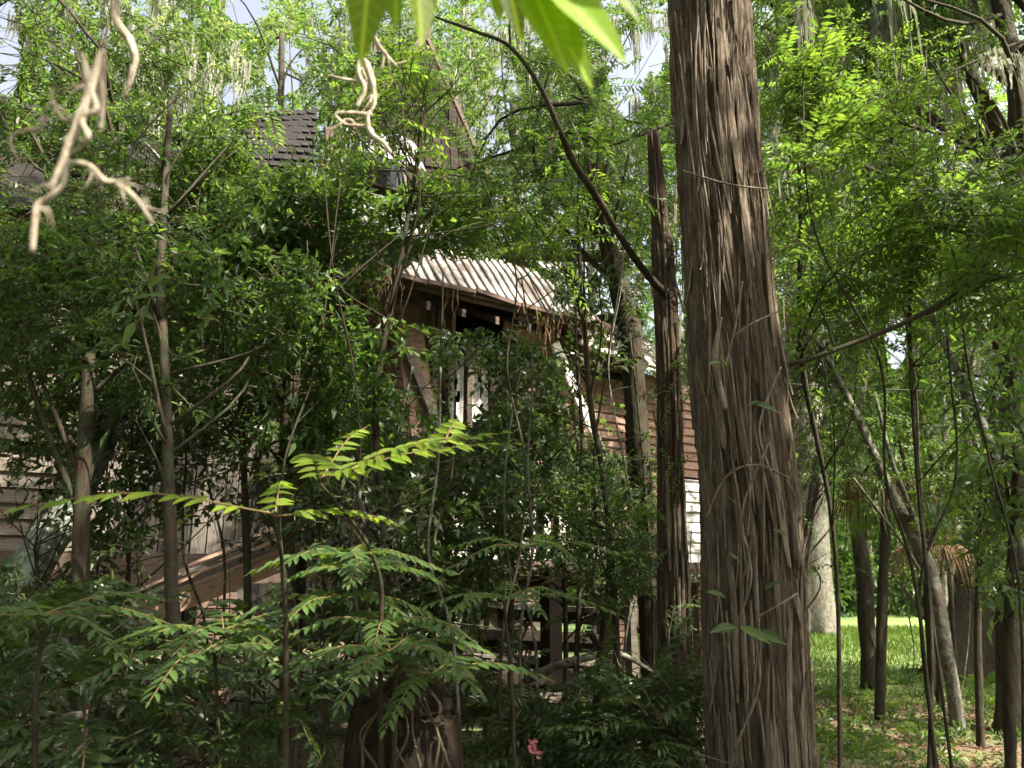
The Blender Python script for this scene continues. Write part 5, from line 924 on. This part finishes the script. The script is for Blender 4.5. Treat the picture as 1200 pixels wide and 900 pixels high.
limb_of(dv, 'twig_pale', lim((20, 185, Yv + .05, 0.0011), (12, 165, Yv + .05, 0.0021), (22, 155, Yv + .05, 0.0021), (45, 150, Yv + .05, 0.0017), (52, 138, Yv + .05, 0.0014)), name='side_branch', wob=.65)
dv2 = thing('dead_vine', 'pale knotted dead vine dangling before the upper window', 'vine', at(425, 120, 1.4)); Yw = 1.4
limb_of(dv2, 'twig_pale', lim((424, -160, Yw, 0.0027), (424, 0, Yw, 0.0027), (432, 30, Yw, 0.0040), (445, 55, Yw, 0.0040), (465, 78, Yw, 0.0020)), name='stem', wob=.65)
limb_of(dv2, 'twig_pale', lim((424, 62, Yw, 0.0053), (420, 85, Yw, 0.0059), (426, 105, Yw, 0.0046), (418, 125, Yw, 0.0034)), name='stem', wob=.65)
limb_of(dv2, 'twig_pale', lim((428, 70, Yw, 0.0053), (436, 95, Yw, 0.0053), (438, 120, Yw, 0.0040), (432, 140, Yw, 0.0037), (436, 158, Yw, 0.0040), (450, 168, Yw, 0.0040), (458, 180, Yw, 0.0020)), name='side_branch', wob=.65)
limb_of(dv2, 'twig_pale', lim((420, 95, Yw, 0.0034), (405, 93, Yw, 0.0027), (385, 88, Yw, 0.0013)), name='side_branch', wob=.65)
limb_of(dv2, 'twig_pale', lim((436, 135, Yw, 0.0034), (415, 132, Yw, 0.0034), (394, 134, Yw, 0.0027), (405, 145, Yw, 0.0027), (425, 148, Yw, 0.0027)), name='side_branch', wob=.65)

for dv_, cs_, Y_ in ((dv, ((100, 100), (85, 160), (62, 215), (45, 245), (110, 200), (140, 215), (160, 235), (60, 120)), .7), (dv2, ((424, 80), (438, 110), (434, 150), (405, 140), (450, 60)), 1.4)):
    rv_ = np.random.default_rng(len(cs_))
    for (x_, y_) in cs_:
        for q in range(3):
            dx, dy = rv_.normal(0, 16), rv_.uniform(4, 34); limb_of(dv_, 'twig_pale', lim((x_, y_, Y_, .0022 * Y_), (x_ + dx * .5, y_ + dy * .4 + rv_.normal(0, 4), Y_, .0015 * Y_), (x_ + dx + rv_.normal(0, 5), y_ + dy, Y_ + .01, .0006 * Y_)), name='tendril', sides=5, k=8, wob=.3)
# ---- hero leaves: built one by one
def leaf_proto(m_, L, Wd, tint, lob=0, seed=0):
    n = 9; t = np.linspace(0, 1, n); prof = np.sin(np.pi * t ** .72) ** .8; prof[0] = .04; prof[-1] = 0.01
    rr_ = np.random.default_rng(seed); rows = []
    for s in (-1, -.5, 0, .5, 1):
        rows.append(np.stack([t * L, s * Wd / 2 * prof * (1 + rr_.normal(0, .02, n)), (abs(s) * .16 * Wd) * prof - .12 * L * t ** 2 + rr_.normal(0, .002 * Wd, n)], -1))
    V = np.stack(rows, 1).reshape(-1, 3); i = np.arange(n - 1)[:, None] * 5 + np.arange(4)[None]
    o = MB().add(V, np.stack([i, i + 1, i + 6, i + 5], -1).reshape(-1, 4), 0, tint).build('proto', m_, smooth=True, loc=(0, 0, 0)); me = o.data; bpy.data.objects.remove(o); return me
LEAF = [leaf_proto('leaf_sapling', 1.0, .38, t, seed=i) for i, t in enumerate((.15, .4, .6, .85))]
BIG = [leaf_proto('leaf_backlit', 1.0, .30, t, seed=i) for i, t in enumerate((.3, .6, .9))]
DRY = [leaf_proto('leaf_dry', 1.0, .4, t, seed=i) for i, t in enumerate((.3, .8))]
def put_leaf(parent, me, p, A, N, L, name='leaflet'):
    A = A / np.linalg.norm(A); S = np.cross(N, A); S /= np.linalg.norm(S); N = np.cross(A, S); o = bpy.data.objects.new(name, me); COL.objects.link(o)
    o.parent = parent; q = p - np.array(parent['_org']); Mx = Matrix(((*(A[i_] * L for i_ in (0,)), 0, 0, 0),) * 4)
    Mx = Matrix([[A[0] * L, S[0] * L, N[0] * L, q[0]], [A[1] * L, S[1] * L, N[1] * L, q[1]], [A[2] * L, S[2] * L, N[2] * L, q[2]], [0, 0, 0, 1]])
    o.matrix_local = Mx; return o
LIME = [leaf_proto('leaf_sunlit', 1.0, .40, t, seed=i) for i, t in enumerate((.2, .5, .8))]
def frond(root, p0, p1, sag, npair, L, r, up=(0, 0, 1), meshes=None):
    p0, p1 = np.array(p0), np.array(p1); mid = (p0 + p1) / 2 + HZ * sag; P = spline([p0, mid, p1], 24); ra = tube(MB(), P, np.linspace(.003, .0012, 24), 6).build('rachis', 'stalk', root, smooth=True)
    T = nrm(np.gradient(P, axis=0)); up = np.array(up, float)
    for k in range(npair + 1):
        u = .14 + .86 * k / npair; i = min(23, int(u * 23)); s = np.cross(T[i], up); s /= np.linalg.norm(s)
        l = L * (1 - .55 * u ** 3) * (.75 + .25 * min(1, u * 4))
        for sg in ((-1, 1) if k < npair else (0,)):
            a = R(68 - 30 * u) + r.normal(0, .08); A = T[i] * math.cos(a) + s * sg * math.sin(a) - HZ * r.uniform(.05, .22) if sg else T[i] - HZ * .1
            nn = up + np.array((0, -.3, 0)) + s * sg * .15 + r.normal(0, .12, 3); me = (meshes or LEAF)[r.integers(len(meshes or LEAF))]
            put_leaf(ra, me, P[i] + r.normal(0, .002, 3), A, nn, l * r.uniform(.88, 1.1))
def heaven_sapling(label, base, stem, hubs, seed, L=.064, length=.5, npair=10, explicit=()):
    r = np.random.default_rng(seed); f_ = foot(*base); root = thing('compound_leaf_sapling', label, 'sapling', f_, 'saplings with large compound leaves')
    pts = [(*f_, .014)] + [(*at(a, b_, c), q) for a, b_, c, q in stem]; limb_of(root, 'bark_dark', [(*p_[:3], p_[3] * .75) for p_ in pts], name='stem', sides=8)
    for (hx, hy, hY, n) in hubs:
        h = at(hx, hy, hY); a0 = r.uniform(0, 6)
        for k in range(n):
            a = a0 + k * 2 * math.pi / n + r.normal(0, .15); ln = length * r.uniform(.8, 1.1); e = h + np.array((math.cos(a) * ln, math.sin(a) * ln, -.10 * ln + .10 * ln * math.sin(a) + r.normal(0, .03))); frond(root, h, e, .05 * ln + .02, npair, L, r)
    for (p0, p1, sag, npr, l, up) in explicit: frond(root, at(*p0), at(*p1), sag, npr, l, r, up, LIME if seed < 3 else None)
    return root
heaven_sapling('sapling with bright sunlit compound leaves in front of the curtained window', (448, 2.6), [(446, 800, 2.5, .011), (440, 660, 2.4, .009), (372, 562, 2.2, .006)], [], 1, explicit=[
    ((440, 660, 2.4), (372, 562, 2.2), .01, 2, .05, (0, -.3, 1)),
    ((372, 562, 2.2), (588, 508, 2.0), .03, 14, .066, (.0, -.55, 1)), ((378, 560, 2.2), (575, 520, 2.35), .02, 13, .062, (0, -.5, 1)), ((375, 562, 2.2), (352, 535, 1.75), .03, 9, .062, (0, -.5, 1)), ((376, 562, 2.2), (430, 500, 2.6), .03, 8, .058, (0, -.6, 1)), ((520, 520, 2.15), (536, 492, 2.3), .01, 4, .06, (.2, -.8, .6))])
heaven_sapling('sapling holding one long flat leaf across the vertical boarding', (330, 2.4), [(335, 760, 2.3, .010), (322, 600, 2.1, .005)], [], 2, explicit=[
    ((322, 602, 2.1), (-10, 600, 2.0), .05, 14, .07, (.0, -.25, 1)), ((322, 605, 2.1), (330, 565, 2.7), .03, 8, .062, (0, -.3, 1)), ((322, 605, 2.1), (470, 615, 2.5), .03, 8, .062, (0, -.3, 1))])
heaven_sapling('sapling with broad whorl of leaves above the tree stump', (432, 2.9), [(436, 780, 2.85, .011), (418, 668, 2.8, .007)], [(405, 652, 2.85, 7), (425, 668, 2.7, 7), (400, 700, 2.75, 6)], 3, length=.33)
heaven_sapling('low sapling with pinkish leaf stalks directly over the stump', (468, 2.5), [(462, 850, 2.5, .010), (470, 775, 2.45, .007)], [(452, 730, 2.6, 6), (458, 762, 2.4, 7), (505, 790, 2.5, 6)], 4, length=.32)
heaven_sapling('sapling with sunlit leaves level under the plank ramp', (262, 2.9), [(255, 850, 2.85, .010), (250, 748, 2.75, .006)], [(262, 738, 2.8, 7), (235, 765, 2.6, 7)], 5, length=.36)
heaven_sapling('shaded sapling spreading leaves before the porch steps', (612, 3.4), [(600, 820, 3.35, .011), (590, 700, 3.3, .007)], [(592, 700, 3.3, 7), (620, 640, 3.4, 5)], 6, length=.42)
heaven_sapling('deeply shaded sapling low beside the sawn post', (40, 2.6), [(42, 820, 2.55, .010), (60, 730, 2.5, .006)], [(50, 720, 2.5, 7)], 7, length=.45)
# hanging bright twig at the top
ht = thing('overhanging_branch', 'twig of large leaves painted backlit green hanging into the top of view', 'branch', at(600, -60, 1.0))
limb_of(ht, 'twig', lim((360, -170, .72, .004), (500, -90, .66, .004), (610, -50, .63, .0035), (720, -70, .63, .002)), name='stem')
r = np.random.default_rng(4)
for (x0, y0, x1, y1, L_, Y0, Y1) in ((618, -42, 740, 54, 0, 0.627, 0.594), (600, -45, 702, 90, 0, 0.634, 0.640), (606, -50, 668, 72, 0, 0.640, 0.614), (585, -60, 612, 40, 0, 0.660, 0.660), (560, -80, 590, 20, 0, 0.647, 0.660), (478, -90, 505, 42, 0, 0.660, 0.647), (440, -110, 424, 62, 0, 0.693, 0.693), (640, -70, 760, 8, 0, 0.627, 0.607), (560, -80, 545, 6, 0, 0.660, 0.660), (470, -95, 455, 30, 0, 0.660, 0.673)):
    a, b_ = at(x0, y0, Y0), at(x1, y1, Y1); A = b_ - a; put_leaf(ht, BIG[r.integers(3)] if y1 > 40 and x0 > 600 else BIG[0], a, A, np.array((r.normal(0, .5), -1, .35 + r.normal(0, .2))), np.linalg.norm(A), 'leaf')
# dangling lit leaves near x=150,y=370
hs = thing('hanging_sprig', 'small pale lit sprig hanging before the dark young tree', 'sprig', at(165, 330, 3.4))
limb_of(hs, 'stalk', lim((178, 322, 3.4, .004), (176, 350, 3.4, .003), (166, 370, 3.4, .003), (150, 392, 3.4, .002)), name='stem')
for (x0, y0, x1, y1) in ((172, 330, 160, 318), (174, 336, 192, 322), (175, 345, 158, 349), (174, 345, 190, 345), (170, 358, 168, 372), (172, 362, 160, 368), (158, 378, 146, 398), (168, 366, 178, 372), (176, 326, 180, 312)):
    a, b_ = at(x0, y0, 3.4), at(x1, y1, 3.38); put_leaf(hs, LEAF[3], a, b_ - a, np.array((.3, -1, .4)), np.linalg.norm(b_ - a) * 1.2, 'leaf')
# big leaves of a climber on the cedar
cl_ = thing('cedar_climber', 'broad leaved climber clinging to the cedar bark', 'climber', at(870, 720, 3.45))
limb_of(cl_, 'twig', lim((880, 900, 3.45, .005), (872, 800, 3.45, .005), (868, 700, 3.45, .004), (880, 600, 3.48, .003), (850, 420, 3.5, .003)), name='stem')
for (x0, y0, x1, y1, L_) in ((862, 735, 835, 738, .1), (868, 735, 900, 750, .1), (890, 740, 918, 752, .09), (852, 430, 842, 412, .06), (845, 425, 826, 425, .06), (890, 470, 865, 478, .06), (880, 472, 912, 480, .1), (862, 590, 848, 575, .05), (850, 700, 826, 690, .08), (905, 620, 925, 628, .06), (868, 660, 850, 640, .06), (896, 690, 920, 676, .06)):
    a, b_ = at(x0, y0, 3.42), at(x1, y1, 3.36); put_leaf(cl_, LEAF[r.integers(4)], a, b_ - a, np.array((r.normal(0, .3), -.7, .8)), L_ * 1.3, 'leaf')

# ---- dead palm with fronds
pf = foot(1095, 11.5); pm_ = thing('palmetto', 'small palm with a skirt of brown dead fronds near the lawn', 'palm', pf)
limb_of(pm_, 'bark_dark', [(*pf, .07), (*at(1088, 700, 11.5), .06), (*at(1085, 610, 11.5), .06)], name='trunk', sides=12)
def fan(root, p, D, ln, m_, name, r, n=18, droop=.5, lab=None):
    mb = MB(); D = D / np.linalg.norm(D); s = np.cross(D, HZ); s /= np.linalg.norm(s); u = np.cross(s, D); stl = spline([p, p + D * ln * .5 - HZ * .02, p + D * ln - HZ * droop * ln * .4], 6); tube(mb, stl, .012, 5, 0)
    for k in range(n):
        a = (k / (n - 1) - .5) * 3.6; d_ = D * math.cos(a) + s * math.sin(a); e = stl[-1]; q = spline([e, e + d_ * ln * .5, e + d_ * ln * .85 - HZ * ln * droop * r.uniform(.6, 1.2)], 5); wv_ = np.cross(d_, HZ + r.normal(0, .2, 3)); wv_ /= np.linalg.norm(wv_); wd_ = np.array((.006, .02, .018, .012, .002))[:, None] * ln * 1.4
        V = np.stack([q - wv_ * wd_, q + wv_ * wd_], 1).reshape(-1, 3); i = np.arange(4) * 2; mb.add(V, np.stack([i, i + 1, i + 3, i + 2], -1), 0, r.random())
    o = mb.build(name, m_, root)
    if lab: o['label'] = lab
r = np.random.default_rng(8); hp = at(1085, 610, 11.5)
for k in range(8): a = k * .8; fan(pm_, hp + HZ * .05, np.array((math.cos(a), math.sin(a), .35 + .5 * (k % 2))), r.uniform(.3, .42), 'leaf_mid', 'frond', r)
for k in range(9): a = k * .72 + .3; fan(pm_, hp, np.array((math.cos(a), math.sin(a), -.5)), r.uniform(.22, .4), 'leaf_dry', 'dead_frond', r, droop=1.3, lab='brown dead frond hanging down')
pf2 = foot(1030, 9.8); pm2 = thing('palmetto', 'low dry palmetto with a few dead fronds behind the forked sapling', 'palm', pf2); hp = at(1040, 560, 9.8)
limb_of(pm2, 'bark_dark', [(*pf2, .06), (*at(1035, 680, 9.8), .06), (*hp, .05)], name='trunk', sides=12)
for k in range(11): a = k * .6; fan(pm2, hp, np.array((math.cos(a), math.sin(a), -.4 + .3 * (k % 3))), r.uniform(.28, .45), 'leaf_dry' if k % 3 else 'leaf_mid', 'frond', r, droop=1.0)

# ---- ground cover
r = np.random.default_rng(14)
def scatter(n, x0, x1, y0, y1, cond=None):
    P = np.stack([r.uniform(x0, x1, n), r.uniform(y0, y1, n)], -1)
    if cond is not None: P = P[cond(P)]
    return np.column_stack([P, ground_z(P[:, 0], P[:, 1])])
# litter
P = scatter(22000, 1, 9.5, 6.3, 15, lambda p: vnoise(np.column_stack([p * 1.3, 0 * p[:, 0]]), 3) > .3); n_ = len(P); a = r.uniform(0, 6.28, n_)
A = np.stack([np.cos(a), np.sin(a), r.normal(0, .25, n_)], -1); Nn = nrm(np.stack([r.normal(0, .4, n_), r.normal(0, .4, n_), np.ones(n_)], -1)); mb = MB()
leaf_geo(mb, P + HZ * .012, nrm(A), Nn, r.uniform(.03, .075, n_), r.uniform(.015, .035, n_), False, 0, r.random(n_)); tag(mb.build('leaf_litter', 'leaf_dry', kind='stuff', loc=(0, 0, 0)), 'fallen brown leaves strewn on the forest floor', 'leaf litter')
# lawn grass
P = scatter(42000, -5, 14, 11.2, 27, lambda p: (np.abs(p[:, 0] / p[:, 1] - .43) < .3) | ((np.abs(p[:, 0] / p[:, 1] - .16) < .05))); n_ = len(P); a = r.uniform(0, 6.28, n_)
A = nrm(np.stack([np.cos(a) * .4, np.sin(a) * .4, np.ones(n_)], -1)); Nn = np.stack([np.sin(a), -np.cos(a), 0 * a], -1); mb = MB(); sc_ = P[:, 1] / 14
leaf_geo(mb, P, A, Nn, r.uniform(.05, .13, n_) * sc_, .014 * sc_ ** 1.2, False, 0, r.random(n_)); tag(mb.build('grass', 'grass', kind='stuff', loc=(0, 0, 0)), 'short grass blades of the sunlit lawn', 'grass')
# low weeds
P = scatter(3600, -3, 10, 5.5, 14.5, lambda p: vnoise(np.column_stack([p * .9, 0 * p[:, 0]]), 13) > .42); P = P[sight_cut(P + HZ * .2, r.random(len(P)))]; D = np.stack([r.normal(0, .6, len(P)), r.normal(0, .6, len(P)), np.ones(len(P)) * .9], -1); mb = MB()
twigs(mb, P, D, 'broad', r, False, True, .75); tag(mb.build('weeds', ['leaf_mid', 'twig'], kind='stuff', loc=(0, 0, 0)), 'low leafy weeds covering the forest floor', 'weeds')
# ferns, one by one
k = 0
fern_spots = [(968, 850, 8.6, 'fern clump at the cedar foot beside the path'), (1040, 830, 10.5, 'fern clump in front of the straight brown trunk'), (1010, 890, 7.9, 'fern clump lowest in view next to the cedar'), (1085, 870, 8.6, 'fern clump before the bent grey sapling foot'), (1150, 790, 12.5, 'fern clump against the massive oak base'), (1060, 800, 12.8, 'fern clump at the lawn margin'), (690, 880, 7.3, 'fern clump below the pale fallen branch'), (745, 870, 7.5, 'fern clump between dead cedar and steps'), (610, 880, 7.2, 'fern clump beneath the broken steps'), (1185, 800, 10.5, 'fern clump under the pale bent sapling'), (958, 810, 11.5, 'fern clump half hidden past the cedar base')]
for (px, py, Y, lab) in fern_spots:
    f_ = foot(px, Y); fr = thing('fern', lab, 'fern', f_, 'fern clumps on the forest floor'); n_ = 9
    for q in range(n_):
        a = q * 6.283 / n_ + r.normal(0, .2); mb = MB(); twigs(mb, np.array([f_ + HZ * .05]), np.array([[math.cos(a), math.sin(a), .9 + r.normal(0, .2)]]), 'fern', r, False, True, r.uniform(.8, 1.1)); mb.build('frond', ['leaf_lime' if px > 900 else 'leaf_mid', 'twig'], fr)
# tiny pink flower cluster
fl = thing('flower_cluster', 'small pink blossom cluster low by the porch steps', 'flower', foot(625, 5.6)); h = at(625, 876, 4.2); fl.location = (h[0], 4.2, float(ground_z(h[0], 4.2))); fl['_org'] = [float(x) for x in fl.location]
limb_of(fl, 'stalk', [(*np.array(fl['_org']), .004), (*h, .003)], name='stem', sides=5)
mb = MB()
for k in range(14):
    a = r.uniform(0, 6.28); d_ = np.array((math.cos(a), -.5, math.sin(a))); leaf_geo(mb, np.array([h + r.normal(0, .015, 3)]), nrm(np.array([d_])), np.array([[0, -1., .3]]), np.array([.03]), np.array([.022]), False, 0, np.array([.5]))
mb.build('blossom', 'flower', fl)
for o in sc.objects:
    if '_org' in o.keys(): del o['_org']
print('TRIS', sum(len(m_.loops) - 2 * len(m_.polygons) for m_ in bpy.data.meshes), 'OBJ', len(sc.objects))
